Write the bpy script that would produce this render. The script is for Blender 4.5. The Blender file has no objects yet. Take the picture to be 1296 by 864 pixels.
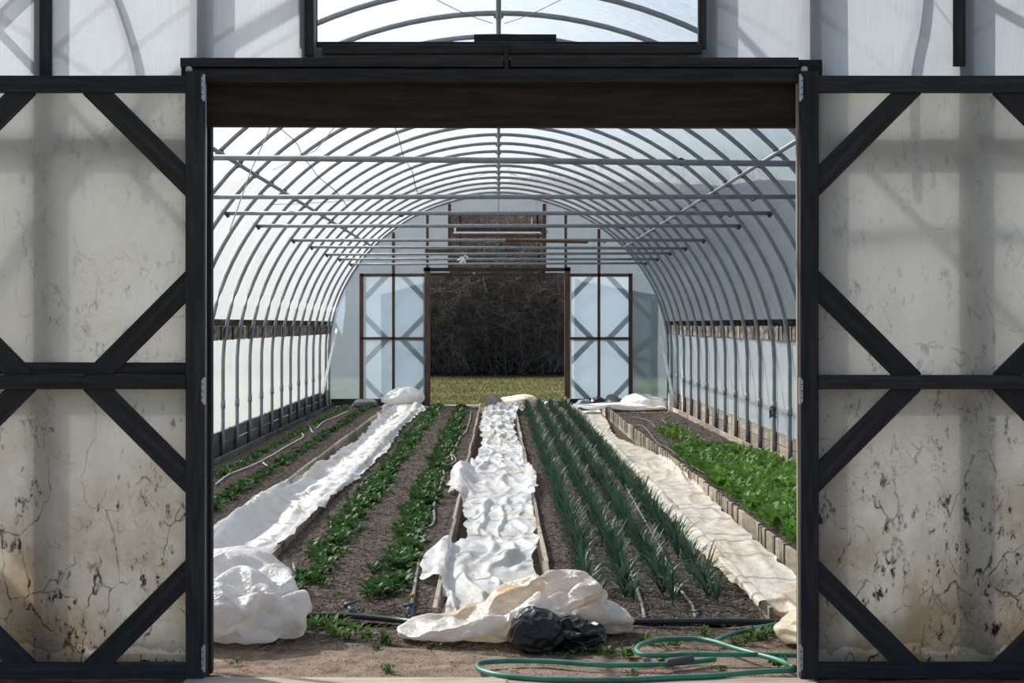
import bpy, bmesh, math, random
from mathutils import Vector, Matrix, noise
random.seed(7)
R = math.radians
C = bpy.context.scene.collection
SC = bpy.context.scene

# ------------------------------------------------------------ camera, sky, sun, exposure
F = 2360.0            # focal length in pixels of the 1296 px wide frame
CX, CY, H = 631.0, 410.0, 1.6
cam_d = bpy.data.cameras.new('camera'); cam = bpy.data.objects.new('camera', cam_d); C.objects.link(cam)
cam_d.sensor_width = 36; cam_d.lens = F/1296*36
cam_d.shift_x = (648-CX)/1296; cam_d.shift_y = -(432-CY)/1296
cam_d.clip_end = 500
cam.location = (0, 0, H); cam.rotation_euler = (R(90), 0, 0)
SC.camera = cam

SUN_AZ, SUN_EL = R(-48), R(38)      # azimuth from +Y, negative is towards the left
world = bpy.data.worlds.new('world'); SC.world = world; world.use_nodes = True
wn = world.node_tree.nodes; wl = world.node_tree.links
sky = wn.new('ShaderNodeTexSky'); sky.sky_type = 'NISHITA'; sky.sun_disc = False
sky.sun_elevation = SUN_EL; sky.sun_rotation = SUN_AZ; sky.air_density = 1.0; sky.dust_density = 2.0; sky.ozone_density = 1.0
wn['Background'].inputs['Strength'].default_value = 0.16
wl.new(sky.outputs[0], wn['Background'].inputs[0])
sun_d = bpy.data.lights.new('sun', 'SUN'); sun_d.energy = 11.0; sun_d.angle = R(0.6); sun_d.color = (1.0, 0.93, 0.83)
sun = bpy.data.objects.new('sun', sun_d); C.objects.link(sun)
sdir = Vector((math.sin(SUN_AZ)*math.cos(SUN_EL), math.cos(SUN_AZ)*math.cos(SUN_EL), math.sin(SUN_EL)))
sun.rotation_euler = sdir.to_track_quat('Z', 'Y').to_euler(); sun.location = (-10, 20, 20)
SC.view_settings.view_transform = 'Standard'; SC.view_settings.look = 'None'
SC.view_settings.exposure = -0.24; SC.view_settings.gamma = 1; SC.view_settings.use_curve_mapping = False
SC.cycles.use_denoising = True
SC.cycles.max_bounces = 12; SC.cycles.transparent_max_bounces = 24; SC.cycles.transmission_bounces = 8; SC.cycles.diffuse_bounces = 6
SC.cycles.sample_clamp_indirect = 6

def P(px, py, D):
    return Vector(((px-CX)*D/F, D, H-(py-CY)*D/F))
def X(px, D): return (px-CX)*D/F
def Z(py, D): return H-(py-CY)*D/F
def G(px, py, z=0.0):                      # a pixel to the point of height z it sees
    D = (H-z)*F/(py-CY); return Vector(((px-CX)*D/F, D, z))

# ------------------------------------------------------------ mesh helpers
class MB:
    def __init__(s): s.v = []; s.f = []
    def box(s, a, b):
        x0, y0, z0 = a; x1, y1, z1 = b; n = len(s.v)
        s.v += [(x0,y0,z0),(x1,y0,z0),(x1,y1,z0),(x0,y1,z0),(x0,y0,z1),(x1,y0,z1),(x1,y1,z1),(x0,y1,z1)]
        s.f += [(n,n+3,n+2,n+1),(n+4,n+5,n+6,n+7),(n,n+1,n+5,n+4),(n+1,n+2,n+6,n+5),(n+2,n+3,n+7,n+6),(n+3,n,n+4,n+7)]
        return s
    def tube(s, pts, r, k=8, closed=False, flat=1.0, r1=None):
        pts = [Vector(p) for p in pts]; n0 = len(s.v); N = len(pts)
        for i, p in enumerate(pts):
            if closed: t = pts[(i+1) % N]-pts[i-1]
            else: t = pts[min(i+1, N-1)]-pts[max(i-1, 0)]
            if t.length < 1e-9: t = Vector((0,0,1))
            t.normalize()
            up = Vector((0,0,1)) if abs(t.z) < 0.95 else Vector((1,0,0))
            a = t.cross(up).normalized(); b = a.cross(t).normalized()
            rr = r if r1 is None else r+(r1-r)*i/max(1, N-1)
            for j in range(k):
                w = 2*math.pi*j/k
                s.v.append(tuple(p+a*(rr*math.cos(w))+b*(rr*flat*math.sin(w))))
        for i in range(N if closed else N-1):
            for j in range(k):
                a0 = n0+i*k+j; a1 = n0+i*k+(j+1) % k; b0 = n0+((i+1) % N)*k+j; b1 = n0+((i+1) % N)*k+(j+1) % k
                s.f.append((a0, a1, b1, b0))
        if not closed and k > 2:
            s.f.append(tuple(n0+j for j in range(k))[::-1]); s.f.append(tuple(n0+(N-1)*k+j for j in range(k)))
        return s
    def grid(s, fn, nu, nv, wrap=False):
        n0 = len(s.v)
        for i in range(nu):
            for j in range(nv): s.v.append(tuple(fn(i/(nu-1), j/(nv-1))))
        for i in range(nu-1):
            for j in range(nv-1):
                a = n0+i*nv+j; s.f.append((a, a+nv, a+nv+1, a+1))
        return s
    def join(s, o, M):
        n0 = len(s.v); s.v += [tuple(M @ Vector(p)) for p in o.v]; s.f += [tuple(i+n0 for i in f) for f in o.f]; return s
    def mesh(s, name, mat, smooth=False):
        me = bpy.data.meshes.new(name); me.from_pydata(s.v, [], s.f)
        if smooth: me.polygons.foreach_set('use_smooth', [True]*len(me.polygons))
        if mat: me.materials.append(mat)
        me.update(); return me
    def build(s, name, mat, parent=None, smooth=False):
        return link(name, s.mesh(name, mat, smooth), parent)
def link(name, data, parent=None, M=None):
    o = bpy.data.objects.new(name, data); C.objects.link(o)
    if parent: o.parent = parent
    if M is not None: o.matrix_local = M
    return o
def tag(o, label=None, cat=None, group=None, kind=None):
    if label: o['label'] = label
    if cat: o['category'] = cat
    if group: o['group'] = group
    if kind: o['kind'] = kind
    return o
def struct(o): o['kind'] = 'structure'; return o
def empty(name, loc=(0,0,0), rz=0):
    o = link(name, None); o.location = loc; o.rotation_euler = (0, 0, rz); o.empty_display_size = .1; return o
def board(name, p0, p1, w, t, mat, parent=None, up=(0,0,1), wob=0.0, bev=0.003):
    """box whose long local X axis runs p0 -> p1; w = size along up, t = the other"""
    p0, p1 = Vector(p0), Vector(p1); L = (p1-p0).length
    ex = (p1-p0)/L; ez = Vector(up)-ex*Vector(up).dot(ex); ez.normalize(); ey = ez.cross(ex)
    m = MB(); n = max(1, min(8, int(L/.5)))
    rows = []
    for i in range(n+1):
        x = -L/2+L*i/n
        dw = random.uniform(-wob, wob); dz = random.uniform(-wob, wob)
        b = bev
        prof = [(-t/2+b, -w/2+dz), (t/2-b, -w/2+dz), (t/2, -w/2+b+dz), (t/2, w/2-b+dw), (t/2-b, w/2+dw), (-t/2+b, w/2+dw), (-t/2, w/2-b+dw), (-t/2, -w/2+b+dz)]
        n0 = len(m.v)
        for (a, c) in prof: m.v.append((x, a, c))
        rows.append(n0)
    for i in range(n):
        for j in range(8):
            a = rows[i]+j; b2 = rows[i]+(j+1) % 8; c = rows[i+1]+(j+1) % 8; d = rows[i+1]+j
            m.f.append((a, d, c, b2))
    m.f.append(tuple(rows[0]+j for j in range(8))); m.f.append(tuple(rows[-1]+j for j in range(8))[::-1])
    M = Matrix((ex, ey, ez)).transposed().to_4x4(); M.translation = (p0+p1)/2
    return link(name, m.mesh(name, mat), parent, M)
def cat_rom(pts, n=8, closed=False):
    pts = [Vector(p) for p in pts]; out = []; N = len(pts)
    for i in range(N if closed else N-1):
        if closed: a, b, c, d = pts[i-1], pts[i], pts[(i+1) % N], pts[(i+2) % N]
        else: a, b, c, d = pts[max(i-1,0)], pts[i], pts[i+1], pts[min(i+2, N-1)]
        for k in range(n):
            t = k/n
            out.append(0.5*((2*b)+(c-a)*t+(2*a-5*b+4*c-d)*t*t+(3*b-a-3*c+d)*t**3))
    if not closed: out.append(pts[-1])
    return out
def interp(tab, x):
    if x <= tab[0][0]: return tab[0][1]
    for (a, b), (c, d) in zip(tab, tab[1:]):
        if x <= c:
            t = (x-a)/(c-a); t = t*t*(3-2*t); return b+(d-b)*t
    return tab[-1][1]
def nz(x, y=0, z=0): return noise.noise(Vector((x, y, z)))
def ridge(x, y, z=0):
    return 1-abs(noise.noise(Vector((x, y, z))))*2

# ------------------------------------------------------------ materials
def new_mat(name):
    m = bpy.data.materials.new(name); m.use_nodes = True; nt = m.node_tree; nt.nodes.clear()
    return m, nt, nt.nodes, nt.links
def ramp(nt, src, stops):
    r = nt.nodes.new('ShaderNodeValToRGB'); e = r.color_ramp.elements
    while len(e) < len(stops): e.new(0.5)
    for i, (p, c) in enumerate(stops):
        e[i].position = p; e[i].color = (c[0], c[1], c[2], 1) if hasattr(c, '__len__') else (c, c, c, 1)
    nt.links.new(src, r.inputs[0]); return r.outputs[0]
def tex(nt, scale=(1,1,1), kind='noise', s=5, detail=4, rough=.55, coord='Object', warp=0.0, feature=None):
    tc = nt.nodes.new('ShaderNodeTexCoord'); mp = nt.nodes.new('ShaderNodeMapping'); mp.inputs['Scale'].default_value = scale
    nt.links.new(tc.outputs[coord], mp.inputs['Vector']); v = mp.outputs[0]
    if warp:
        wn_ = nt.nodes.new('ShaderNodeTexNoise'); wn_.inputs['Scale'].default_value = 2.5; wn_.inputs['Detail'].default_value = 5
        nt.links.new(v, wn_.inputs['Vector'])
        ad = nt.nodes.new('ShaderNodeVectorMath'); ad.operation = 'MULTIPLY_ADD'; ad.inputs[1].default_value = (warp,)*3
        nt.links.new(wn_.outputs['Color'], ad.inputs[0]); nt.links.new(v, ad.inputs[2]); v = ad.outputs[0]
    if kind == 'noise':
        n = nt.nodes.new('ShaderNodeTexNoise'); n.inputs['Scale'].default_value = s; n.inputs['Detail'].default_value = detail; n.inputs['Roughness'].default_value = rough
        out = n.outputs['Fac']
    else:
        n = nt.nodes.new('ShaderNodeTexVoronoi'); n.inputs['Scale'].default_value = s
        if feature: n.feature = feature
        out = n.outputs['Distance']
    nt.links.new(v, n.inputs['Vector']); return out
def mix(nt, f, a, b, mode='MIX'):
    m = nt.nodes.new('ShaderNodeMix'); m.data_type = 'RGBA'; m.blend_type = mode
    for s_, v in ((0, f), (6, a), (7, b)):
        if hasattr(v, 'node'): nt.links.new(v, m.inputs[s_])
        elif s_ == 0: m.inputs[0].default_value = v
        else: m.inputs[s_].default_value = (v[0], v[1], v[2], 1)
    return m.outputs[2]
def mul(nt, a, b, op='MULTIPLY'):
    m = nt.nodes.new('ShaderNodeMath'); m.operation = op
    for i, v in enumerate((a, b)):
        if hasattr(v, 'node'): nt.links.new(v, m.inputs[i])
        else: m.inputs[i].default_value = v
    return m.outputs[0]
def bump(nt, h, strength=.4, dist=.01):
    b = nt.nodes.new('ShaderNodeBump'); b.inputs['Strength'].default_value = strength; b.inputs['Distance'].default_value = dist
    nt.links.new(h, b.inputs['Height']); return b.outputs[0]
def principled(name, col, rough=.8, metal=0, cols=None, scale=(1,1,1), s=6, bmp=.3, bd=.01, detail=6, spec=.3, bs=None, rnd=0):
    m, nt, N, L = new_mat(name)
    p = N.new('ShaderNodeBsdfPrincipled'); o = N.new('ShaderNodeOutputMaterial'); L.new(p.outputs[0], o.inputs[0])
    p.inputs['Roughness'].default_value = rough; p.inputs['Metallic'].default_value = metal; p.inputs['Specular IOR Level'].default_value = spec
    t = tex(nt, scale, 'noise', s, detail)
    c = ramp(nt, t, cols if cols else [(.3, [k*.8 for k in col]), (.7, [k*1.15 for k in col])])
    if rnd:
        oi = N.new('ShaderNodeObjectInfo'); f = ramp(nt, oi.outputs['Random'], [(0, 1-rnd), (1, 1+rnd)])
        hv = N.new('ShaderNodeHueSaturation'); L.new(c, hv.inputs['Color'])
        vv = mul(nt, oi.outputs['Random'], 2*rnd); vv = mul(nt, vv, 1-rnd, 'ADD'); L.new(vv, hv.inputs['Value']); c = hv.outputs[0]
    L.new(c, p.inputs['Base Color'])
    if bmp: L.new(bump(nt, tex(nt, scale, 'noise', bs or s*3, detail), bmp, bd), p.inputs['Normal'])
    return m
def film(name, col, transp=.3, transl=.45, diff=.2, gloss=.05, rough=.25, weave=0, dirt=0, bmp=0.2, bscale=(3,3,3), stain=None):
    """thin plastic: clear + translucent + diffuse + glossy shares"""
    m, nt, N, L = new_mat(name); o = N.new('ShaderNodeOutputMaterial')
    t = N.new('ShaderNodeBsdfTransparent'); tl = N.new('ShaderNodeBsdfTranslucent'); d = N.new('ShaderNodeBsdfDiffuse'); g = N.new('ShaderNodeBsdfGlossy')
    g.inputs['Roughness'].default_value = rough
    base = tex(nt, (1,1,1), 'noise', 1.3, 5)
    c = ramp(nt, base, [(.3, [k*.93 for k in col]), (.7, [min(1, k*1.03) for k in col])])
    if stain:
        c = mix(nt, ramp(nt, tex(nt, (1,1,1), 'noise', stain[1], 4, warp=.6), [(.48, 0), (.66, 1)]), c, stain[0])
    if weave:
        w = tex(nt, (60, 1, 1.2), 'noise', 4, 2)
        c = mix(nt, ramp(nt, w, [(.35, .0), (.7, weave)]), c, [k*.72 for k in col])
    tcol = (min(1, col[0]*1.05), min(1, col[1]*1.05), min(1, col[2]*1.05))
    if dirt:
        tc = N.new('ShaderNodeTexCoord'); sp = N.new('ShaderNodeSeparateXYZ'); L.new(tc.outputs['Object'], sp.inputs[0])
        low = ramp(nt, mul(nt, sp.outputs['Z'], .3333), [(0.0, 1.0), (.20, .85), (.40, .36), (.7, .12)])       # more dirt towards the ground
        patch = ramp(nt, tex(nt, (1,1,1), 'noise', 2.6, 5, .6), [(.46, 0), (.66, 1)])
        spots = ramp(nt, tex(nt, (1,1,.45), 'noise', 26, 9, .75), [(.545, 0), (.60, 1)])
        patch2 = ramp(nt, tex(nt, (1,1,.8), 'noise', 4.3, 4, .7, warp=.3), [(.49, 0), (.57, 1)])
        veins = ramp(nt, tex(nt, (1,1,.6), 'voronoi', 4.2, warp=.55, feature='DISTANCE_TO_EDGE'), [(.0, 1), (.018, 0)])
        fine = ramp(nt, tex(nt, (1,1,1), 'voronoi', 17, warp=.3, feature='DISTANCE_TO_EDGE'), [(.0, .5), (.03, 0)])
        a = mul(nt, mul(nt, spots, patch2), low)
        b = mul(nt, mul(nt, veins, ramp(nt, tex(nt, (1,1,1), 'noise', 7, 6, .7), [(.44, 0), (.6, 1)])), low)
        b2 = mul(nt, mul(nt, fine, patch), low)
        brown = mul(nt, mul(nt, ramp(nt, tex(nt, (1,1,.7), 'noise', 3.2, 6, .65), [(.28, 0), (.62, 1)]), low), dirt)
        edge = ramp(nt, mul(nt, sp.outputs['Z'], mul(nt, tex(nt, (1,1,1), 'noise', 9, 6), .16), 'SUBTRACT'), [(0.05, .0), (.055, .75), (.085, .5), (.2, 0)])
        c = mix(nt, brown, c, (.42, .32, .20)); c = mix(nt, mul(nt, edge, .7), c, (.09, .08, .045))
        sm = mul(nt, mul(nt, a, b, 'MAXIMUM'), b2, 'MAXIMUM'); sm = mul(nt, sm, dirt)
        c = mix(nt, sm, c, (.008, .006, .004))
        L.new(c, t.inputs[0])
    else:
        t.inputs[0].default_value = (*tcol, 1)
    L.new(c, tl.inputs[0]); L.new(c, d.inputs[0]); g.inputs[0].default_value = (1, 1, 1, 1)
    if bmp:
        nb = bump(nt, tex(nt, bscale, 'noise', 2.2, 6, .6, warp=.4), bmp, .05)
        for q in (tl, d, g): L.new(nb, q.inputs['Normal'])
    tot = transp+transl+diff
    m1 = N.new('ShaderNodeMixShader'); m1.inputs[0].default_value = diff/(transl+diff); L.new(tl.outputs[0], m1.inputs[1]); L.new(d.outputs[0], m1.inputs[2])
    m2 = N.new('ShaderNodeMixShader'); m2.inputs[0].default_value = transp/tot; L.new(m1.outputs[0], m2.inputs[1]); L.new(t.outputs[0], m2.inputs[2])
    m3 = N.new('ShaderNodeMixShader'); m3.inputs[0].default_value = gloss; L.new(m2.outputs[0], m3.inputs[1]); L.new(g.outputs[0], m3.inputs[2])
    if dirt:       # mould spots are opaque
        k_ = N.new('ShaderNodeBsdfDiffuse'); k_.inputs[0].default_value = (.02, .016, .012, 1)
        m4 = N.new('ShaderNodeMixShader'); L.new(mul(nt, sm, .85), m4.inputs[0]); L.new(m3.outputs[0], m4.inputs[1]); L.new(k_.outputs[0], m4.inputs[2]); m3 = m4
    L.new(m3.outputs[0], o.inputs[0]); return m
def leafy(name, c0, c1, tr=.35, s=9, rough=.45, rnd=.2, gl=.03):
    m, nt, N, L = new_mat(name); o = N.new('ShaderNodeOutputMaterial')
    c = ramp(nt, tex(nt, (1,1,1), 'noise', s, 3), [(.3, c0), (.7, c1)])
    oi = N.new('ShaderNodeObjectInfo'); hv = N.new('ShaderNodeHueSaturation'); L.new(c, hv.inputs['Color'])
    L.new(mul(nt, mul(nt, oi.outputs['Random'], 2*rnd), 1-rnd, 'ADD'), hv.inputs['Value']); c = hv.outputs[0]
    d = N.new('ShaderNodeBsdfDiffuse'); t = N.new('ShaderNodeBsdfTranslucent'); g = N.new('ShaderNodeBsdfGlossy'); g.inputs['Roughness'].default_value = rough
    L.new(c, d.inputs[0]); L.new(c, t.inputs[0])
    a = N.new('ShaderNodeMixShader'); a.inputs[0].default_value = tr; L.new(d.outputs[0], a.inputs[1]); L.new(t.outputs[0], a.inputs[2])
    b = N.new('ShaderNodeMixShader'); b.inputs[0].default_value = gl; L.new(a.outputs[0], b.inputs[1]); L.new(g.outputs[0], b.inputs[2])
    L.new(b.outputs[0], o.inputs[0]); return m

GRAIN = (1.2, 14, 14)
M_dark = principled('weathered_dark_wood', (.03, .031, .034), .75, cols=[(.25, (.016, .016, .018)), (.5, (.032, .033, .036)), (.75, (.058, .057, .058))], scale=GRAIN, s=3, bmp=.5, bd=.004, rnd=.2)
M_brown = principled('dark_brown_wood', (.05, .033, .025), .8, cols=[(.25, (.018, .014, .012)), (.5, (.038, .027, .021)), (.8, (.075, .05, .035))], scale=GRAIN, s=2.5, bmp=.4, bd=.004, rnd=.2)
M_jamb = principled('brown_frame_wood', (.09, .055, .04), .8, cols=[(.25, (.045, .028, .021)), (.7, (.11, .065, .045))], scale=GRAIN, s=2.5, bmp=.4, bd=.004, rnd=.25)
M_grey = principled('grey_board_wood', (.26, .22, .17), .85, cols=[(.2, (.17, .14, .11)), (.5, (.36, .30, .235)), (.8, (.52, .44, .35))], scale=(1, 9, 9), s=3, bmp=.5, bd=.004, rnd=.3)
M_old = principled('stained_board_wood', (.12, .10, .085), .9, cols=[(.3, (.035, .028, .022)), (.5, (.12, .095, .075)), (.68, (.30, .25, .2))], scale=(1, 3, 3), s=4, bmp=.5, bd=.004, rnd=.35)
M_base = principled('shaded_base_wood', (.10, .10, .09), .9, cols=[(.25, (.04, .04, .036)), (.75, (.15, .15, .135))], scale=(1, 6, 6), s=3, bmp=.5, bd=.004, rnd=.3)  # left-wall boards: the shade on that side is put into this darker wood colour
M_pale = principled('pale_plank_wood', (.5, .42, .3), .8, cols=[(.3, (.33, .27, .19)), (.7, (.56, .47, .34))], scale=(1, 12, 12), s=3, bmp=.3, bd=.003, rnd=.2)
M_pipe = principled('galvanised_pipe', (.23, .25, .27), .5, metal=.35, bmp=0, s=12, spec=.5)
M_steel = principled('zinc_plate', (.5, .55, .6), .4, metal=.8, bmp=0, s=30)
M_cap = principled('dark_clamp', (.05, .052, .058), .5, metal=.5, bmp=0)
M_white = principled('white_pvc', (.75, .76, .75), .5, bmp=0)
M_soil = principled('dark_soil', (.06, .045, .035), .95, cols=[(.3, (.03, .023, .019)), (.5, (.095, .074, .060)), (.66, (.20, .165, .14)), (.8, (.36, .31, .27))], s=26, bmp=1.0, bd=.03, detail=9, bs=30, spec=.1)
M_crumb = principled('soil_crumbs', (.1, .08, .065), .95, cols=[(.3, (.04, .031, .026)), (.5, (.14, .113, .093)), (.62, (.26, .22, .19)), (.75, (.5, .44, .38))], s=14, bmp=0, spec=.1, detail=8)
M_dirt = principled('path_dirt', (.3, .22, .16), .95, cols=[(.25, (.12, .085, .06)), (.5, (.27, .195, .14)), (.8, (.38, .29, .215))], s=7, bmp=.8, bd=.015, detail=10, bs=40, spec=.1)
M_lawn = principled('lawn', (.2, .2, .08), .95, cols=[(.25, (.06, .07, .022)), (.5, (.11, .115, .04)), (.75, (.19, .165, .08))], s=1.6, bmp=.7, bd=.05, detail=10, bs=14, spec=.1)
M_litter = principled('leaf_litter_ground', (.06, .045, .035), .95, cols=[(.3, (.018, .013, .011)), (.6, (.055, .04, .032)), (.8, (.12, .095, .08))], s=5, bmp=.8, bd=.1, detail=8, spec=.1)
M_twig = principled('bare_twig', (.14, .10, .08), .9, cols=[(.3, (.12, .10, .085)), (.7, (.36, .30, .26))], s=3, bmp=0, spec=.15, rnd=.45)
M_trunk = principled('dark_bark', (.05, .04, .034), .95, scale=(6,6,1), s=3, bmp=.5)
M_bag = principled('black_plastic', (.014, .014, .016), .36, bmp=.5, bd=.012, s=7, spec=.55)
M_stone = principled('grey_stone', (.24, .24, .23), .9, s=6, bmp=.5)
M_sack = principled('grey_sack', (.28, .25, .22), .9, s=12, bmp=.5)
M_gsack = principled('green_grey_sack', (.16, .19, .18), .7, s=8, bmp=.4)
M_straw = principled('dry_straw', (.5, .42, .28), .9, s=9, bmp=0, cols=[(.3, (.22, .16, .1)), (.7, (.55, .47, .33))])
M_tape = principled('grey_drip_tape', (.33, .32, .31), .55, s=9, bmp=0, cols=[(.35, (.10, .095, .09)), (.65, (.32, .31, .3))])
M_tapew = principled('white_tape', (.62, .61, .58), .6, s=9, bmp=0)
M_hpipe = principled('black_header_pipe', (.02, .028, .035), .38, s=6, bmp=.2, spec=.5, cols=[(.3, (.012, .016, .02)), (.75, (.04, .055, .065))])
M_valve = principled('blue_grey_valve', (.06, .12, .14), .5, s=9, bmp=0)
M_hose = principled('green_hose', (.05, .24, .15), .42, scale=(1,1,1), s=5, bmp=.1, spec=.5, cols=[(.3, (.03, .17, .105)), (.6, (.075, .31, .20)), (.85, (.17, .38, .27))])
M_cuff = principled('grey_tape_wrap', (.13, .13, .125), .7, s=9)
M_cord = principled('white_cord', (.55, .53, .5), .8, s=9, bmp=0)
M_wire = principled('thin_wire', (.12, .12, .12), .6, s=9, bmp=0)

M_roof = film('roof_film', (.84, .90, .97), transp=.46, transl=.32, diff=.12, gloss=.12, rough=.22, bmp=1.0, bscale=(1.6, 5, 1.6))
M_side = film('side_film', (.80, .86, .90), transp=.22, transl=.30, diff=.38, gloss=.04, rough=.35, bmp=.25, bscale=(.5, 2.5, .5))
M_end = film('end_wall_film', (.62, .75, .87), transp=.54, transl=.14, diff=.16, gloss=.05, rough=.3, bmp=.2)
M_front = film('woven_front_film', (.74, .76, .80), transp=.08, transl=.58, diff=.28, gloss=.03, rough=.4, weave=.35, bmp=.12)
M_leaf = film('dirty_door_film', (.85, .82, .75), transp=.26, transl=.44, diff=.24, gloss=.03, rough=.4, weave=.15, dirt=1.0, bmp=.2)
M_fleece = film('white_row_cover', (.93, .93, .93), transp=.04, transl=.34, diff=.6, gloss=.05, rough=.4, bmp=.55, bscale=(4, 2, 4), stain=((.80, .73, .62), 2.2))
M_cream = film('cream_row_cover', (.93, .86, .75), transp=.03, transl=.30, diff=.65, gloss=.04, rough=.45, bmp=.5, bscale=(4, 2, 4), stain=((.80, .66, .47), 2.6))
M_bundle = film('clear_bundle_film', (.93, .92, .91), transp=.14, transl=.22, diff=.58, gloss=.13, rough=.25, bmp=.8, bscale=(3, 3, 3), stain=((.86, .77, .68), 2.0))
M_pile = film('yellowed_film', (.95, .89, .81), transp=.08, transl=.28, diff=.58, gloss=.12, rough=.25, bmp=.8, bscale=(2, 2, 4), stain=((.82, .60, .36), 1.7))

M_spin = leafy('spinach_leaf', (.03, .085, .017), (.085, .17, .045), .3, 9)
M_spin2 = leafy('bright_spinach_leaf', (.09, .20, .03), (.19, .36, .07), .4, 9)
M_leek = leafy('leek_leaf', (.03, .08, .042), (.095, .165, .10), .25, 7, .42, gl=.045)
M_weed = leafy('weed_leaf', (.07, .14, .025), (.16, .26, .06), .4, 12)
M_grass = leafy('lawn_blade', (.075, .09, .025), (.17, .16, .07), .35, 3)

# ------------------------------------------------------------ hoop profile
Y0, Y1 = 8.52, 36.65
HA, HB, HZ = 3.32, 3.03, 1.10
def prof(u, off=0.0):
    """u 0..1 from left foot over the top to the right foot"""
    Lg = 1.10; arc = 9.6; tot = 2*Lg+arc; s_ = u*tot
    if s_ < Lg: return (-HA-off, s_)
    if s_ > Lg+arc: return (HA+off, tot-s_)
    t = math.pi*(1-(s_-Lg)/arc); c, sn = math.cos(t), math.sin(t); n = 2/1.97
    return (math.copysign(abs(c)**n, c)*(HA+off), HZ+(HB+off)*abs(sn)**n)
def top_z(x, off=0):
    k = min(1, abs(x)/(HA+off)); return HZ+(HB+off)*max(0, (1-k**1.97))**(1/1.97)
RIBS = [9.10+1.215*k for k in range(23)]

# ------------------------------------------------------------ ground
ys = [8.3+.03*i for i in range(90)]; ys += [ys[-1]+.25*i for i in range(1, 104)]
ys = [y for y in ys if y < 36.7]
xs = [-3.45+.045*i for i in range(154)]
m = MB()
for y in ys:
    for x in xs:
        t = max(0, min(1, (y-9.95)/.5))
        z = -.015 - .12*t
        z += .012*nz(x*3, y*3)+.008*nz(x*11, y*11, 3)*(1-t)+.004*nz(x*30, y*30, 5)
        m.v.append((x, y, z))
for i in range(len(ys)-1):
    for j in range(len(xs)-1):
        a = i*len(xs)+j; m.f.append((a, a+1, a+1+len(xs), a+len(xs)))
M_floor, nt, N_, L_ = new_mat('path_and_soil')
p_ = N_.new('ShaderNodeBsdfPrincipled'); o_ = N_.new('ShaderNodeOutputMaterial'); L_.new(p_.outputs[0], o_.inputs[0]); p_.inputs['Roughness'].default_value = .95; p_.inputs['Specular IOR Level'].default_value = .1
sp_ = N_.new('ShaderNodeSeparateXYZ'); tc_ = N_.new('ShaderNodeTexCoord'); L_.new(tc_.outputs['Object'], sp_.inputs[0])
yy_ = mul(nt, mul(nt, sp_.outputs['Y'], mul(nt, tex(nt, (1,1,1), 'noise', 3.0, 6), 1.1), 'ADD'), 9.75, 'SUBTRACT')
c1_ = ramp(nt, tex(nt, (1,1,1), 'noise', 7, 10), [(.25, (.15, .105, .075)), (.5, (.31, .225, .165)), (.8, (.44, .34, .255))])
c2_ = ramp(nt, tex(nt, (1,1,1), 'noise', 26, 9), [(.3, (.035, .026, .02)), (.5, (.10, .075, .058)), (.7, (.22, .18, .14))])
L_.new(mix(nt, ramp(nt, yy_, [(.0, 0), (.25, 1)]), c1_, c2_), p_.inputs['Base Color'])
L_.new(bump(nt, tex(nt, (1,1,1), 'noise', 45, 10), .9, .015), p_.inputs['Normal'])
struct(m.build('floor', M_floor, smooth=True))
m = MB()
def lawn_f(u, v): 
    x = -60+120*u; y = 36.72+(70-36.72)*v; return (x, y, -.03+.03*nz(x*.4, y*.4)+.012*nz(x*2, y*2))
m.grid(lawn_f, 160, 90)
m.v += [(-60,-30,-.06),(-3.46,-30,-.06),(-3.46,36.72,-.06),(-60,36.72,-.06),(3.46,-30,-.06),(60,-30,-.06),(60,36.72,-.06),(3.46,36.72,-.06)]
n = len(m.v)-8; m.f += [(n,n+1,n+2,n+3),(n+4,n+5,n+6,n+7)]
struct(m.build('lawn', M_lawn, smooth=True))
m = MB(); m.grid(lambda u, v: (-3.46+6.92*u, -30+38.3*v, -.05), 3, 3); struct(m.build('yard_ground', M_dirt))
def bank(u, v):
    x = -60+120*u; y = 59.5+26*v; k = v
    return (x, y, -.05+.35*min(1, k*8)+8.4*max(0, k-.12)**.55+.5*nz(x*.3, y*.3)*min(1, k*5)+.12*nz(x*2, y*2))
m = MB(); m.grid(bank, 200, 50); struct(m.build('wooded_bank', M_litter, smooth=True))

# ------------------------------------------------------------ ceiling and side films
def sheet_noise(a, b): return .012*nz(a*1.2, b*.8)+.006*nz(a*4, b*2.5, 2)
def roof_f(u, v):
    s0, s1 = .142, .858
    x, z = prof(s0+(s1-s0)*u, .03); y = Y0+(Y1-Y0)*v
    ph = ((y-RIBS[0])/1.215) % 1; sag = .012*math.sin(math.pi*ph)
    d = sheet_noise(u*11, y)-sag
    l = math.hypot(x, z-HZ*.9) or 1
    return (x*(1+d/l), y, z+(z-HZ)*d/l)
ceiling = struct(MB().grid(roof_f, 70, 330).build('ceiling', M_roof, smooth=True))
rib_m = MB().tube([(prof(i/70)[0], 0, prof(i/70)[1]) for i in range(71)], .0225, 8).mesh('hoop_rib', M_pipe, True)
for y in RIBS+[Y1-.08, Y0+.12]:
    o = link('hoop_rib', rib_m, ceiling); o.location = (0, y, 0)
# couplings on the rib legs
cl = MB().tube([(0,0,-.05),(0,0,.05)], .028, 8).mesh('coupling', M_pipe, True)
for y in RIBS:
    for sx in (-1, 1):
        o = link('coupling', cl, ceiling); o.location = (sx*HA, y, .62+random.uniform(-.02, .02))
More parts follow.
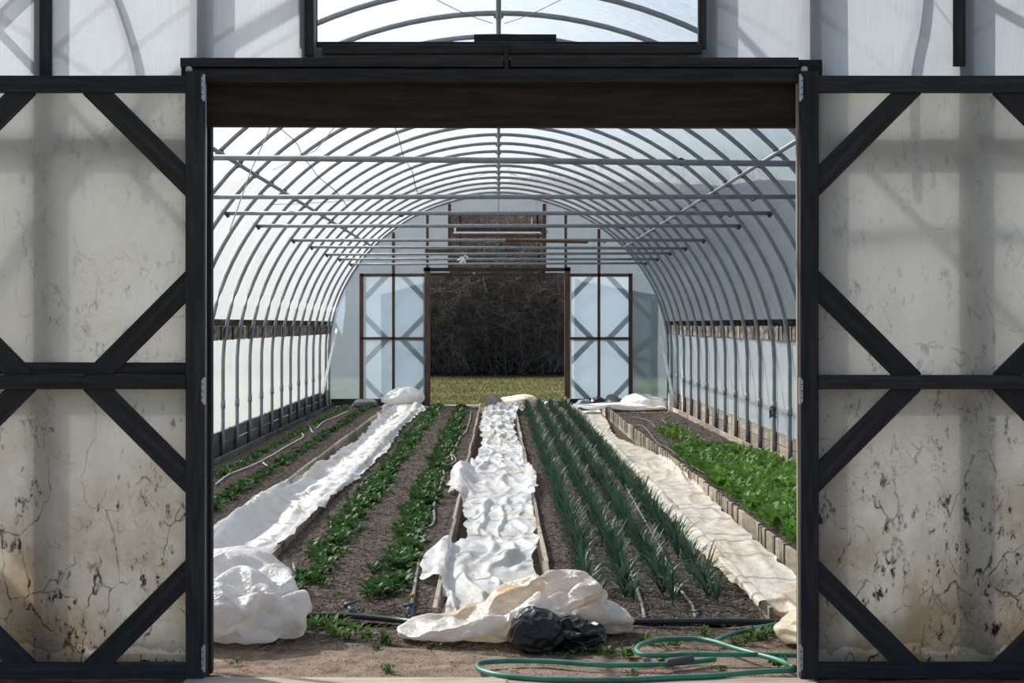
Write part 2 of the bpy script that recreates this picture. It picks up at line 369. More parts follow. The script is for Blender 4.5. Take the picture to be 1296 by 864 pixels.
# purlins
for (x, zz, r) in ((0, HZ+HB-.05, .02), (-2.43, 0, .02), (2.43, 0, .02)):
    z = zz or top_z(x)-.05
    MB().tube([(x, Y0+.1, z), (x, Y1-.1, z)], r, 8).build('purlin', M_pipe, ceiling, True)
    for y in RIBS:
        cm = MB(); cm.box((-.026,-.024,.0), (.026,.024,.042)); cm.tube([(-.04,0,.02),(.04,0,.02)], .012, 6)
        o = cm.build('clamp', M_cap if x else M_pipe, ceiling); o.location = (x, y, z)
        if x: o.rotation_euler = (0, R(48 if x > 0 else -48), 0)
# cross ties
tie_y = [(13.2, .03), (16.2, 0), (18.9, 0), (21.1, 0), (24.5, 0), (27.2, .01), (29.7, -.01), (31.8, 0), (34.3, -.01)]
for i, (D, tl) in enumerate(tie_y):
    D = min(RIBS, key=lambda q: abs(q-D))+.03; z = 2.72; hx = 2.76
    MB().tube([(-hx, D, z+tl), (hx, D, z-tl)], .021, 8).build('tie_pipe', M_pipe, ceiling, True)
    for sx in (-1, 1):
        b = MB(); b.box((-.05,-.024,-.016), (.05,.024,.016)); o = b.build('tie_bracket', M_cap, ceiling); o.location = (sx*hx, D, z-sx*tl); o.rotation_euler = (0, R(-50*sx), 0)
    MB().tube([(0, D, z), (0, D, HZ+HB-.06)], .0035, 5).build('hanger_wire', M_wire, ceiling)
def ring(x, y, z, r=.024):
    m = MB().tube([(r*math.cos(a), 0, r*math.sin(a)) for a in [2*math.pi*i/14 for i in range(14)]], .006, 5, closed=True)
    o = m.build('hook_ring', M_cap, ceiling, True); o.location = (x, y, z)
for (px, k) in ((862, 0), (824, 1), (953, 1), (801, 2), (913, 2), (924, 2), (784, 3), (788, 3), (700, 4), (765, 4), (640, 5), (508, 2), (605, 3)):
    D = min(RIBS, key=lambda q: abs(q-tie_y[k][0]))+.03; ring(X(px, D), D, 2.72-.01)
# loose cords and cross wires under the roof
for pts in ([P(347,150,14), P(318,215,14), P(291,291,14.2)], [P(448,130,16), P(400,190,16), P(345,215,17)],):
    MB().tube(pts, .005, 5).build('cord', M_cord, ceiling)
for (a, b) in ((( -2.6, 9.3, top_z(-2.6)), (-.1, 18.8, HZ+HB-.08)), ((2.6, 9.3, top_z(2.6)), (.1, 18.8, HZ+HB-.08)), ((-2.6, 21.2, top_z(-2.6)), (-.1, 30, HZ+HB-.08)), ((2.6, 21.2, top_z(2.6)), (.1, 30, HZ+HB-.08)), ((-1.2, 9.2, top_z(-1.2)-.02), (-.05, 15.2, HZ+HB-.08)), ((1.2, 9.2, top_z(1.2)-.02), (.05, 15.2, HZ+HB-.08))):
    MB().tube([Vector(a)*(1-t)+Vector(b)*t+Vector((0,0,-.12*4*t*(1-t)+.0)) for t in [i/12 for i in range(13)]], .003, 5).build('brace_wire', M_wire, ceiling)
pts = [P(351+q*11+random.uniform(-3,3), 158+q*13+random.uniform(-3,3), 16+q*.15) for q in range(9)]
MB().tube(cat_rom(pts, 4), .004, 5).build('frayed_cord', M_wire, ceiling)
pts = [P(498+q*4.5+random.uniform(-2,2), 158+q*12+random.uniform(-2,2), 17+q*.2) for q in range(9)]
MB().tube(cat_rom(pts, 4), .004, 5).build('frayed_cord', M_wire, ceiling)

def side(sx, name):
    def fn(u, v):
        z = .30+(1.44-.30)*u; y = Y0+(Y1-Y0)*v
        x = HA+.035 if z < HZ else (HA+.03)*max(0, 1-((z-HZ)/HB)**1.97)**(1/1.97)
        return (sx*(x+.010*nz(y*5, z*.8, 4)+.006*nz(y*14, z, 1)), y, z)
    w = struct(MB().grid(fn, 14, 520).build(name, M_side, smooth=True))
    # base planks, two courses with gaps, and posts between
    y = Y0+.02
    while y < Y1-.1:
        L = random.choice((.8, 1.0, 1.2)) if sx > 0 else random.choice((1.2, 2.0, 2.4)); y2 = min(y+L, Y1-.02)
        for (za, zb) in ((-.04, .145), (.155, .33)):
            a = random.uniform(.012, .035) if sx > 0 else random.uniform(.004, .012)
            board('base_plank', (sx*(HA+.055+random.uniform(-.004, .004)), y, (za+zb)/2), (sx*(HA+.055+random.uniform(-.004, .004)), y2-a, (za+zb)/2+random.uniform(-.006, .006)), zb-za, .022, M_grey if sx > 0 else M_base, w, wob=.002)
        y = y2
    y = Y0+.05
    while y < Y1-.2:
        L = random.uniform(1.3, 2.6); y2 = min(y+L, Y1-.05)
        board('ground_board', (sx*(HA-.10), y, .02), (sx*(HA-.10+random.uniform(-.015, .015)), y2-.02, .02+random.uniform(-.01, .01)), .09, .022, M_grey if sx > 0 else M_base, w, wob=.003); y = y2
    for k, yy in enumerate(RIBS):
        board('ground_post', (sx*(HA+.036), yy+.09, -.1), (sx*(HA+.036), yy+.09, random.uniform(.22, .36)), .05, .016, M_brown, w, up=(0,1,0))
    # hip board: pieces between the ribs
    zc = 1.49
    xh = (HA+.03)*max(0, 1-((zc-HZ)/HB)**1.97)**(1/1.97)
    ye = [Y0+.02]+[q+random.uniform(-.05, .05) for q in RIBS]+[Y1-.03]
    for a, b in zip(ye, ye[1:]):
        g = random.choice((.01, .015, .07)) if sx > 0 else .008
        board('hip_plank', (sx*xh, a, zc+random.uniform(-.006, .006)), (sx*xh, b-g, zc+random.uniform(-.006, .006)), .165, .024, M_old, w, wob=.003)
        for q in range(random.choice((1, 1, 2))):
            yy = random.uniform(a+.15, b-.15)
            board('cleat', (sx*(xh-.02), yy, zc-.085), (sx*(xh-.02), yy+random.uniform(-.02, .02), zc+.085), random.uniform(.05, .16), .014, random.choice((M_grey, M_brown, M_old)), w, up=(0,1,0))
    return w
wall_left = side(-1, 'wall_left'); wall_right = side(1, 'wall_right')
board('leaning_strut', (3.27, 35.0, .25), (3.16, 36.3, 1.35), .045, .03, M_white, wall_right, up=(1,0,0))
board('leaning_strut', (-3.27, 34.6, .3), (-3.16, 36.4, 1.5), .05, .03, M_white, wall_left, up=(1,0,0))
board('white_post', (3.2, 34.6, -.05), (3.2, 34.6, .32), .09, .09, M_white, wall_right, up=(1,0,0))
wt = MB(); 
for q in range(40):
    a = random.uniform(0, 6.28); wt.tube([(3.30+.02*math.cos(a), RIBS[11]+.02*math.sin(a), .62-q*.003), (3.30+.045*math.cos(a), RIBS[11]-.02+.03*math.sin(a), .60-q*.0035)], .006, 4)
wt.build('tied_twine', M_cap, wall_right)

# ------------------------------------------------------------ end wall panels under the arch
def panel(name, y, rects, mat, parent=None, off=.02, step=.09, rip=.004):
    m = MB()
    for (x0, x1, z0, z1) in rects:
        nu = max(2, int((x1-x0)/step)+1); nv = max(2, int(((min(z1, 4.2)-z0))/step)+1)
        def fn(u, v):
            x = x0+(x1-x0)*u; zt = min(z1, top_z(x, off)); z = z0+(max(zt, z0+.001)-z0)*v
            return (x, y+rip*nz(x*2.2, z*.9, y)+rip*.6*nz(x*5, z*5, 2), z)
        m.grid(fn, nu, nv)
    return m.build(name, mat, parent, True)
# ---- front wall (nearest the camera)
DF = 8.50
xl, xr = X(250, DF), X(1018, DF)
vx0, vx1, vz = X(400, DF), X(884, DF), Z(60, DF)
zh = Z(120, DF)
front = struct(panel('wall_front', DF, [(-3.34, xl, .0, 9), (xr, 3.34, .0, 9), (xl, vx0, zh, 9), (vx1, xr, zh, 9), (vx0, vx1, zh, vz), (vx0, vx1, Z(-120, DF), 9)], M_front, off=.03))
YS = DF+.05      # framing sits just behind the film
def stud(px, w=.09, z0=0, z1=None, parent=front, y=YS, t=.07, name='stud', mat=M_dark, D=DF):
    x = X(px, D); z1 = z1 if z1 is not None else top_z(x)-.03
    return board(name, (x, y, z0), (x, y, z1), w, t, mat, parent, up=(1,0,0), wob=.001)
for px in (50, -160, 1222, 1420): stud(px)
stud(252, .10, y=YS+.02); stud(1028, .10, y=YS+.02)
stud(388, .085, z0=Z(104, DF)); stud(897, .085, z0=Z(104, DF))
for (a, b) in ((-3.3, xl-.03), (xr+.03, 3.3)):
    board('girt', (a, YS+.005, Z(180, DF)), (b, YS+.005, Z(180, DF)), .09, .06, M_dark, front)
    board('girt', (a, YS+.005, Z(486, DF)), (b, YS+.005, Z(486, DF)), .09, .06, M_dark, front)
    board('sill_plate', (a, YS, .05), (b, YS, .05), .12, .08, M_dark, front)
board('girt', (vx0-.2, YS, Z(-115, DF)), (vx1+.2, YS, Z(-115, DF)), .09, .06, M_dark, front)
for px0, px1 in ((118, 168), (1160, 1140)):
    MB().tube(cat_rom([P(px0, -60, DF+.05), P((px0+px1)/2+8, 20, DF+.04), P(px1, 98, DF+.05), P(px1+4, 240, DF+.05)], 6), .016, 7).build('brace_pipe', M_pipe, front, True)
board('batten', P(58, -200, DF-.02), P(58, 96, DF-.02), .055, .02, M_dark, front, up=(1,0,0))
board('batten', P(1214, -200, DF-.02), P(1214, 84, DF-.02), .055, .02, M_dark, front, up=(1,0,0))
board('batten', P(391, -200, DF-.025), P(391, 71, DF-.025), .04, .03, M_dark, front, up=(1,0,0))
board('batten', P(888.5, -200, DF-.025), P(888.5, 62, DF-.025), .036, .03, M_dark, front, up=(1,0,0))
# vent frame
board('vent_sill', P(408, 62.5, DF-.035), P(888, 62.5, DF-.035), .042, .04, M_dark, front, wob=.001)
board('vent_sill_back', P(396, 66, DF+.045), P(890, 66, DF+.045), .085, .08, M_dark, front)
board('vent_jamb', P(384, 0, DF+.045), P(384, 60, DF+.045), .04, .08, M_dark, front, up=(1,0,0))
board('vent_bar', P(600, 49, 9.0), P(704, 49, 9.0), .04, .03, M_dark, front)
# header
board('header_trim', P(229, 79.5, DF-.045), P(637, 79.5, DF-.045), .043, .04, M_dark, front, wob=.001)
board('header_trim', P(646, 79.5, DF-.045), P(1010, 79.5, DF-.045), .043, .04, M_dark, front, wob=.001)
board('header_fascia', P(230, 92, DF-.02), P(1040, 92, DF-.02), .115, .03, M_dark, front)
board('header_rail', P(243, 96.5, DF-.055), P(1011, 96.5, DF-.055), .062, .05, M_dark, front, wob=.0015)
board('header_beam', P(236, 131, DF+.03), P(1030, 132, DF+.03), .215, .075, M_brown, front, wob=.002)
board('centre_strip', P(641, 55, DF-.06), P(641, 88, DF-.06), .02, .02, M_dark, front, up=(1,0,0))
# door posts
board('door_post', P(249, 104, DF+.03), (X(249, DF), DF+.03, -.03), .095, .085, M_dark, front, up=(1,0,0), wob=.001)
board('door_post', P(1024, 104, DF+.03), (X(1024, DF), DF+.03, -.03), .095, .085, M_dark, front, up=(1,0,0), wob=.001)
board('edge_strip', P(260.5, 106, DF-.045), (X(260.5, DF), DF-.045, .0), .008, .03, M_steel, front, up=(1,0,0))
board('edge_strip', P(1009.5, 106, DF-.05), (X(1009.5, DF), DF-.05, .0), .016, .03, M_grey, front, up=(1,0,0))
for px in (239, 1018):
    MB().tube([P(px, 84+4, DF-.085), P(px, 84+4, DF-.07)], .016, 8).build('bolt', M_steel, front)

# ------------------------------------------------------------ door leaves
def door_leaf(name, hinge, ang, width, z1, zm, sx, frame=M_dark, fm=M_leaf, film_y=.03, second=False):
    """local x runs from the hinge outwards (sx) ; local y away from camera"""
    e = empty(name, hinge, ang); struct(e)
    def B(nm, x0, z0, x1, z1_, w, t=.045, y=0, up=None):
        return board(nm, (sx*x0, y, z0), (sx*x1, y, z1_), w, t, frame, e, up=up or (0,0,1), wob=.0012)
    s = .082
    B('stile', s/2, .0, s/2, z1+.02, s, .055, up=(1,0,0)); B('stile', width-s/2, .0, width-s/2, z1, s, .055, up=(1,0,0))
    B('rail', s, z1-.037, width-s, z1-.037, .075, .045, y=-.006); B('rail', s, .04, width-s, .04, .07, .045)
    B('rail', s, zm-.032, width-s, zm-.032, .064, .05, y=-.008)
    if second: B('rail', s, zm+.028, width-s, zm+.028, .055, .03, y=.012)
    q = .40; w = .1
    top_, bot = z1-.075, .07
    for (za, zb) in ((zm, top_), (bot, zm-.064)):
        for (cx, dx) in ((s, 1), (width-s, -1)):
            for (cz, dz) in ((za, 1), (zb, -1)):
                a = Vector((sx*(cx+dx*(q+.03)), .004, cz-dz*.03)); b = Vector((sx*(cx-dx*.03), .004, cz+dz*(q+.03)))
                n_ = (b-a).cross(Vector((0,1,0)))
                board('brace', a, b, w, .028, frame, e, up=n_, wob=.0015)
    m = MB()
    m.grid(lambda u, v: (sx*(.02+(width-.04)*u), film_y+.005*nz(u*5, v*7, 3)+.003*nz(u*16, v*22), .01+(z1-.03)*v), 28, 46)
    m.build('plastic_film', fm, e, True)
    return e
zt = Z(97, 8.42); zm = Z(474, 8.42)
d1 = door_leaf('door_1', (X(259, 8.41), 8.41, 0), 0, 1.31, zt, zm, -1, second=True)
d2 = door_leaf('door_2', (X(1012, 8.41), 8.41, 0), 0, 1.42, zt, zm, 1)
for d, sx in ((d1, -1), (d2, 1)):
    for z in (2.66, 1.30, .10):
        h = MB(); h.box((-.004, -.042, -.05), (.008, -.030, .05)); h.tube([(-.004, -.04, -.06), (-.004, -.04, .06)], .007, 8)
        sc_ = [MB().tube([(.003, -.046, q), (.003, -.041, q)], .0035, 6) for q in (-.03, 0, .03)]
        o = h.build('hinge', M_steel, d); o.location = (0, 0, z)
        for q in sc_: q.build('screw', M_cap, o)
        if sx < 0: o.scale = (-1, 1, 1)
board('step_block', P(-10, 458, 8.36), P(14, 458, 8.36), .04, .03, M_dark, d1)
# pale threshold plank
thr = struct(board('trim_1', (X(236, 8.38), 8.34, -.018), (X(640, 8.38), 8.34, -.018), .05, .16, M_pale))
thr2 = struct(board('trim_2', (X(643, 8.38), 8.34, -.020), (X(1030, 8.38), 8.34, -.020), .05, .16, M_pale))

# ------------------------------------------------------------ far end wall
DB = 36.62
def B2(nm, px0, py0, px1, py1, w, t=.07, mat=M_jamb, y=DB-.06, up=None):
    if up is None: up = (1,0,0) if abs(px1-px0) < abs(py1-py0) else (0,0,1)
    return board(nm, (X(px0, y), y, Z(py0, y)), (X(px1, y), y, Z(py1, y)), w, t, mat, back, up=up)
dx0, dx1 = X(543, DB), X(716, DB)
back = struct(panel('wall_back', DB, [(-3.34, dx0, .0, 9), (dx1, 3.34, .0, 9), (dx0, X(569, DB), Z(345, DB), 9), (X(690, DB), dx1, Z(345, DB), 9), (X(569, DB), X(690, DB), Z(270, DB), 9)], M_end, off=.03, rip=.012))
for px, w in ((457.5, .075), (498, .055), (758, .055), (798, .075)):
    x = X(px, DB-.06); B2('stud', px, Z_ if False else 509, px, CY-(top_z(x)-H-.06)*F/(DB-.06) if px in (498, 758) else 346, w)
B2('door_jamb', 541, 513, 541, 338, .11, .1); B2('door_jamb', 718, 513, 718, 338, .11, .1)
for px in (541, 716): B2('stud', px, 340, px, CY-(top_z(X(px, DB))-H-.05)*F/DB, .05)
B2('vent_jamb', 569, 343, 569, 258, .06); B2('vent_jamb', 689, 343, 689, 258, .07)
for a, b in ((457, 540), (720, 798)):
    B2('rail', a, 348, b, 348, .06); B2('rail', a, 428, b, 428, .05)
B2('sill', 419, 509, 540, 509, .14, .08, M_dark); B2('sill', 719, 509, 843, 509, .14, .08, M_dark)
B2('header', 536, 341, 722, 341, .07, .1, M_brown)
for i, (a, b) in enumerate(((546, 600), (603, 658), (662, 700))):
    B2('header_block', a, 347.5, b, 347.5, .05, .03, random.choice((M_brown, M_dark, M_jamb)), y=DB-.11)
B2('vent_rail', 569, 271, 690, 271, .05)
# louvre flap tilted out in the upper vent
sh = empty('vent_flap', (0, DB+.03, 0)); sh.parent = back
board('slat', (X(572, DB), 0.02, Z(290, DB)), (X(688, DB), .02, Z(290, DB)), .13, .02, M_brown, sh, up=(0, .5, 1))
board('slat', (X(574, DB), -.12, Z(294.5, DB)), (X(684, DB), -.12, Z(294.5, DB)), .035, .03, M_white, sh)
board('slat', (X(574, DB), -.12, Z(298.5, DB)), (X(686, DB), -.12, Z(298.5, DB)), .04, .03, M_jamb, sh)
board('hook', (X(673, DB), -.1, Z(276, DB)), (X(673, DB), -.1, Z(284, DB)), .02, .01, M_white, sh, up=(1,0,0))
board('hook', (X(576, DB), -.13, Z(286, DB)), (X(576, DB), -.13, Z(293, DB)), .04, .02, M_white, sh, up=(1,0,0))
# loose boards laid over the ties
MB().tube([P(640, 304, 24.6), P(744, 306, 24.6)], .022, 8).build('batten', M_jamb, ceiling)
board('batten', P(538, 317.5, 36.3), P(574, 317.5, 36.3), .07, .04, M_jamb, back)
kn = MB()
for i in range(9):
    a = P(581+random.uniform(0, 8), 323+random.uniform(0, 8), 29.6); kn.tube([a, a+Vector((random.uniform(-.06, .06), 0, random.uniform(-.1, .03)))], .012, 4)
kn.build('rag_knot', M_white, ceiling)
M_flap = film('folded_film', (.62, .68, .74), transp=.1, transl=.45, diff=.3, gloss=.04)
m = MB(); m.v += [tuple(P(419, 395, DB-.03)), tuple(P(437, 362, DB-.03)), tuple(P(437, 390, DB-.03)), tuple(P(433, 424, DB-.03))]; m.f.append((0,1,2,3)); m.build('folded_corner', M_flap, back)

zt2 = Z(345, DB)
M_leaf2 = film('far_door_film', (.70, .76, .80), transp=.25, transl=.36, diff=.28, gloss=.04, bmp=.1)
d3 = door_leaf('door_3', (X(541, DB+.12), DB+.14, 0), R(-11), 1.34, zt2, 1.33, -1, fm=M_leaf2)
d4 = door_leaf('door_4', (X(718, DB+.12), DB+.14, 0), R(11), 1.34, zt2, 1.33, 1, fm=M_leaf2)

# ------------------------------------------------------------ garden beds
def soil_patch(x0, x1, y0, y1):
    m = MB(); nx = int((x1-x0)/.045)+1
    ys_ = []; y = y0
    while y < y1: ys_.append(y); y += .03+.0035*(y-8)
    ys_.append(y1)
    for i, y in enumerate(ys_):
        for j in range(nx):
            x = x0+(x1-x0)*j/(nx-1)
            e = min(1, (y-y0)/.2)
            z = -.03+.03*e+.018*nz(x*4, y*4, 1)+.014*nz(x*13, y*13, 6)+.008*nz(x*31, y*31, 2)
            m.v.append((x, y, z))
    for i in range(len(ys_)-1):
        for j in range(nx-1):
            a = i*nx+j; m.f.append((a, a+1, a+1+nx, a+nx))
    return m
beds = [(-3.19, -2.12, 12.0, 'left', 'raised bed of dark soil along the left plastic wall with two thin spinach rows', True),
        (-1.52, -.37, 10.15, 'mid', 'raised bed of dark soil with two spinach rows left of the central white cover', True),
        (.33, 1.46, 10.15, 'leek', 'raised bed of dark soil filled with rows of blue-green leeks', True),
        (2.02, 3.19, 12.0, 'right', 'raised bed of dark soil along the right plastic wall with lush bright spinach', True)]
crumb_v = [(-.5,-.5,-.2),(.6,-.4,-.2),(.1,.7,-.2),(0,0,.6)]; crumb_f = [(0,1,3),(1,2,3),(2,0,3)]
for (x0, x1, y0, key, lab, _) in beds:
    e = empty('garden_bed', ((x0+x1)/2, y0, 0)); tag(e, lab, 'garden bed')
    s_ = soil_patch(x0, x1, y0, 36.35).build('soil', M_soil, e, True); s_.matrix_local = Matrix.Translation((-(x0+x1)/2, -y0, 0))
    m = MB(); N = {'left': 9000, 'mid': 26000, 'leek': 24000, 'right': 7000}[key]
    for i in range(N):
        u = random.random()**1.7; y = y0+.03+u*25; x = random.uniform(x0+.02, x1-.02)
        r = random.uniform(.003, .010)*random.choice((1, 1, 1, 1.8))*(1+.05*(y-y0)); a = random.uniform(0, 6.28); n0 = len(m.v); ca, sa = math.cos(a), math.sin(a)
        zz = -.03+.03*min(1, (y-y0)/.2)+.018*nz(x*4, y*4, 1)+.014*nz(x*13, y*13, 6)+.002
        sx_, sy_, sz_ = random.uniform(.6, 1.6), random.uniform(.6, 1.2), random.uniform(.4, 1)
        for (vx, vy, vz_) in crumb_v:
            vx *= sx_; vy *= sy_; m.v.append((x+r*(vx*ca-vy*sa)-(x0+x1)/2, y+r*(vx*sa+vy*ca)-y0, zz+r*vz_*sz_))
        m.f += [tuple(n0+k for k in f) for f in crumb_f]
    o = m.build('soil_crumbs', M_crumb, e); o['kind'] = 'stuff'
    # boards holding the soil: short pieces along the path sides
    for side_ in (0, 1):
        if key == 'left' and side_ == 0 or key == 'right' and side_ == 1: continue
        bx = x0-.018 if side_ == 0 else x1+.018
        bx -= (x0+x1)/2; y = y0
        big = (key == 'right')
        while y < 36.3:
            L = random.uniform(.32, .75) if big else random.uniform(1.2, 2.4)
            y2 = min(y+L, 36.35); g = random.choice((.012, .03, .05)) if big else .01
            zz = random.uniform(-.006, .006)
            top = .07 if big else .055
            bo = board('board', (bx+random.uniform(-.008, .008), y-y0, (top-.16)/2+zz), (bx+random.uniform(-.008, .008), y2-g-y0, (top-.16)/2+zz), top+.16, .025, M_grey, e, wob=.003)
            if (key in ('mid', 'leek') and abs(x0+x1) > .1 and y < 26 and ((key == 'mid' and side_ == 0) or (key == 'leek' and side_ == 1))) or (key == 'right' and random.random() < .8):
                for q in range(2 if not big else 1):
                    xx = random.uniform(-.3, .3)*(y2-y); bk = MB().box((xx-.02, -.018, (top+.16)/2-(.035 if not big else .15)), (xx+.02, .018, (top+.16)/2+.006))
                    bk.build('bracket', M_cap if not big else M_brown, bo)
            y = y2

ORD = 'first second third fourth fifth sixth seventh eighth ninth tenth eleventh twelfth thirteenth fourteenth fifteenth sixteenth seventeenth eighteenth nineteenth twentieth'.split()
# ------------------------------------------------------------ plants
def leaf_strip(L, w, arch, lean, V=.25, seg=7, twist=0, z0=0, sh='leek'):
    """a leaf growing from the origin, leaning towards +x and bending over"""
    m = MB(); x = 0; z = z0; th = lean
    for i in range(seg+1):
        t = i/seg
        if sh == 'leek': ww = w*(1-t**2.2)*(.75+.25*math.sin(t*3.1))+.0012
        else:
            ww = .12*w if t < .42 else w*math.sin(math.pi*min(1, (t-.38)/.64))**.7+.001
        c = math.cos(twist*t); s_ = math.sin(twist*t)
        nx, nz_ = -math.sin(th), math.cos(th)
        # cross section: left edge, mid rib, right edge
        up = V*ww
        m.v += [(x-up*math.cos(th)*0+up*(-math.cos(th))*.0-nx*0+up*(-math.cos(th)), -ww*c, z+up*math.sin(th)+ww*s_*.5), (x, 0, z), (x+up*(-math.cos(th)), ww*c, z+up*math.sin(th)-ww*s_*.5)]
        d = L/seg; x += d*math.sin(th); z += d*math.cos(th); th += arch/seg*(0.4+1.4*t)
    for i in range(seg):
        a = i*3; m.f += [(a, a+1, a+4, a+3), (a+1, a+2, a+5, a+4)]
    return m
def leek_leaves(rs):
    out = []; n = rs.randint(9, 12); base = rs.uniform(0, 3.14)
    for i in range(n):
        side_ = i % 2; ang = base+math.pi*side_+rs.uniform(-.55, .55); k = i/(n-1)
        L = rs.uniform(.20, .34)*(1-.15*k)
        lf = (L, rs.uniform(.008, .013), rs.uniform(.5, 2.0)*(1-.4*k), rs.uniform(.15, .75)*(1-.7*k), rs.uniform(-.8, .8), .02+.06*k)
        out.append((lf, ang))
    return out
rs = random.Random(3)
leek_leaf_meshes = [leaf_strip(rs.uniform(.22, .34), rs.uniform(.009, .013), rs.uniform(.4, 2.0), rs.uniform(.08, .6), twist=rs.uniform(-.8, .8), z0=.03).mesh('leaf', M_leek, True) for _ in range(14)]
leek_stem = MB().tube([(0,0,-.02), (0,0,.05), (0,0,.09)], .011, 6, r1=.006).mesh('stem', leafy('leek_stem', (.25,.32,.17), (.4,.45,.28)), True)
def leek_mb(seg=5):
    m = MB()
    for (lf, ang) in leek_leaves(rs):
        m.join(leaf_strip(lf[0], lf[1], lf[2], lf[3], seg=seg, twist=lf[4], z0=lf[5]), Matrix.Rotation(ang, 4, 'Z'))
    m.tube([(0,0,-.02), (0,0,.09)], .009, 5); return m
leek_meshes = [leek_mb().mesh('leek', M_leek, True) for _ in range(10)]
leek_lo = [leek_mb(4) for _ in range(5)]
rows = [(.54, 'in the row closest to the central white cover'), (.76, 'in the second row from the central white cover'), (.985, 'in the third row from the central white cover'), (1.24, 'in the row beside the cream-covered right path')]
far_leek = MB()
for ri, (rx, where) in enumerate(rows):
    y = 10.62+.05*(ri % 2); i = 0
    while y < 35.9:
        x = rx+random.uniform(-.025, .025); z = -.005; s_ = random.uniform(.68, .93)*(1.0 if y < 30 else .9)
        if random.random() > .04:
            a = random.uniform(0, 6.28)
            if i < 7:
                e = empty('leek', (x, y, z), a); e.scale = (s_,)*3
                link('stem', leek_stem, e)
                n = random.randint(10, 13)
                for k in range(n):
                    o = link('leaf', random.choice(leek_leaf_meshes), e); o.rotation_euler = (random.uniform(-.1, .1), 0, math.pi*(k % 2)+random.uniform(-.7, .7)); o.scale = (1, 1, random.uniform(.8, 1.1))
            elif i < 75:
                e = link('leek', random.choice(leek_meshes)); e.location = (x, y, z); e.rotation_euler = (0, 0, a); e.scale = (s_,)*3
            if i < 75:
                if i == 0: lab = 'frontmost arching blue-green leek ' + where
                elif i < 20: lab = ORD[i]+' leek from the front ' + where
                elif i < 25: lab = 'blue-green leek in the near stretch ' + where
                elif i < 50: lab = 'blue-green leek in the middle stretch ' + where
                else: lab = 'small-looking leek in the far stretch ' + where
                tag(e, lab, 'leek', 'leeks '+where+(', near' if i < 25 else ', middle' if i < 50 else ', far') if i >= 20 else None)
            else:
                far_leek.join(random.choice(leek_lo), Matrix.Translation((x, y, z)) @ Matrix.Rotation(a, 4, 'Z') @ Matrix.Scale(s_, 4))
            i += 1
        y += random.uniform(.12, .17)
tag(far_leek.build('far_leeks', M_leek, smooth=True), 'mass of blue-green leeks at the far end of the leek bed', 'leeks', kind='stuff')

def spin_leaf(L, w, arch, lean): return leaf_strip(L, w, arch, lean, V=.3, seg=8, sh='spin')
sl_dark = [spin_leaf(rs.uniform(.06, .105), rs.uniform(.015, .023), rs.uniform(.5, 1.3), rs.uniform(.4, 1.1)).mesh('leaf', M_spin, True) for _ in range(12)]
sl_bright = [spin_leaf(rs.uniform(.12, .17), rs.uniform(.020, .028), rs.uniform(.3, 1.0), rs.uniform(.15, .8)).mesh('leaf', M_spin2, True) for _ in range(12)]
def spin_mb(n, tall, seg=5):
    m = MB()
    for k in range(n):
        t = k/n
        if tall: lf = leaf_strip(rs.uniform(.11, .18), rs.uniform(.020, .030), rs.uniform(.3, 1.0), .1+.8*t, V=.3, seg=seg, sh='spin')
        else: lf = leaf_strip(rs.uniform(.055, .11), rs.uniform(.014, .023), rs.uniform(.5, 1.3), .3+.95*t, V=.3, seg=seg, sh='spin')
        m.join(lf, Matrix.Translation((rs.uniform(-.055,.055), rs.uniform(-.055,.055), 0)) @ Matrix.Rotation(rs.uniform(0, 6.28), 4, 'Z'))
    return m
sp_dark = [spin_mb(30, False).mesh('spinach', M_spin, True) for _ in range(7)]
sp_bright = [spin_mb(24, True).mesh('spinach', M_spin2, True) for _ in range(7)]
lo_dark = [spin_mb(20, False, 4) for _ in range(4)]; lo_bright = [spin_mb(14, True, 5) for _ in range(4)]
spots = []
for (rx, y0, y1, key, sc, dens) in ((-2.93, 18.2, 36, 'outer left', .72, .8), (-2.48, 15.2, 35.8, 'inner left', .85, .85), (-1.19, 10.95, 35.9, 'mid left', 1.0, 1), (-.68, 10.95, 35.9, 'mid right', 1.0, 1)):
    y = y0
    while y < y1:
        g = 1.0 if y > 13 or nz(y*1.3, rx) > -.2 else .8
        for q in range(2 if random.random() < .55 else 1):
            if random.random() < dens: spots.append((y+random.uniform(-.04, .04), rx+random.uniform(-.085, .085)*(sc if key[:3] == 'mid' else .45), key, sc*g*random.uniform(.75, 1.12)))
        y += random.uniform(.15, .21)
for rx in (2.22, 2.42, 2.62, 2.82, 3.02):
    y = 6.26*rx-.8
    while y < 28+ (3.0-rx)*2:
        dens = 1 if y < 22 else .55
        if (y < 24.5 or 2.3 < rx < 2.8) and random.random() < dens: spots.append((y, rx+random.uniform(-.07, .07), 'right', random.uniform(.8, 1.15)*(1 if y < 23 else .7)))
        y += random.uniform(.13, .19)
spots.sort()
far_s = {}
where = {'outer left': 'dark green spinach plant in the row nearest the left plastic wall', 'inner left': 'dark green spinach plant in the row beside the left path boards',
         'mid left': 'dark green spinach plant in the row right of the long left cover', 'mid right': 'dark green spinach plant in the row left of the central cover',
         'right': 'bright green upright spinach plant in the bed by the right wall'}
cnt = {}
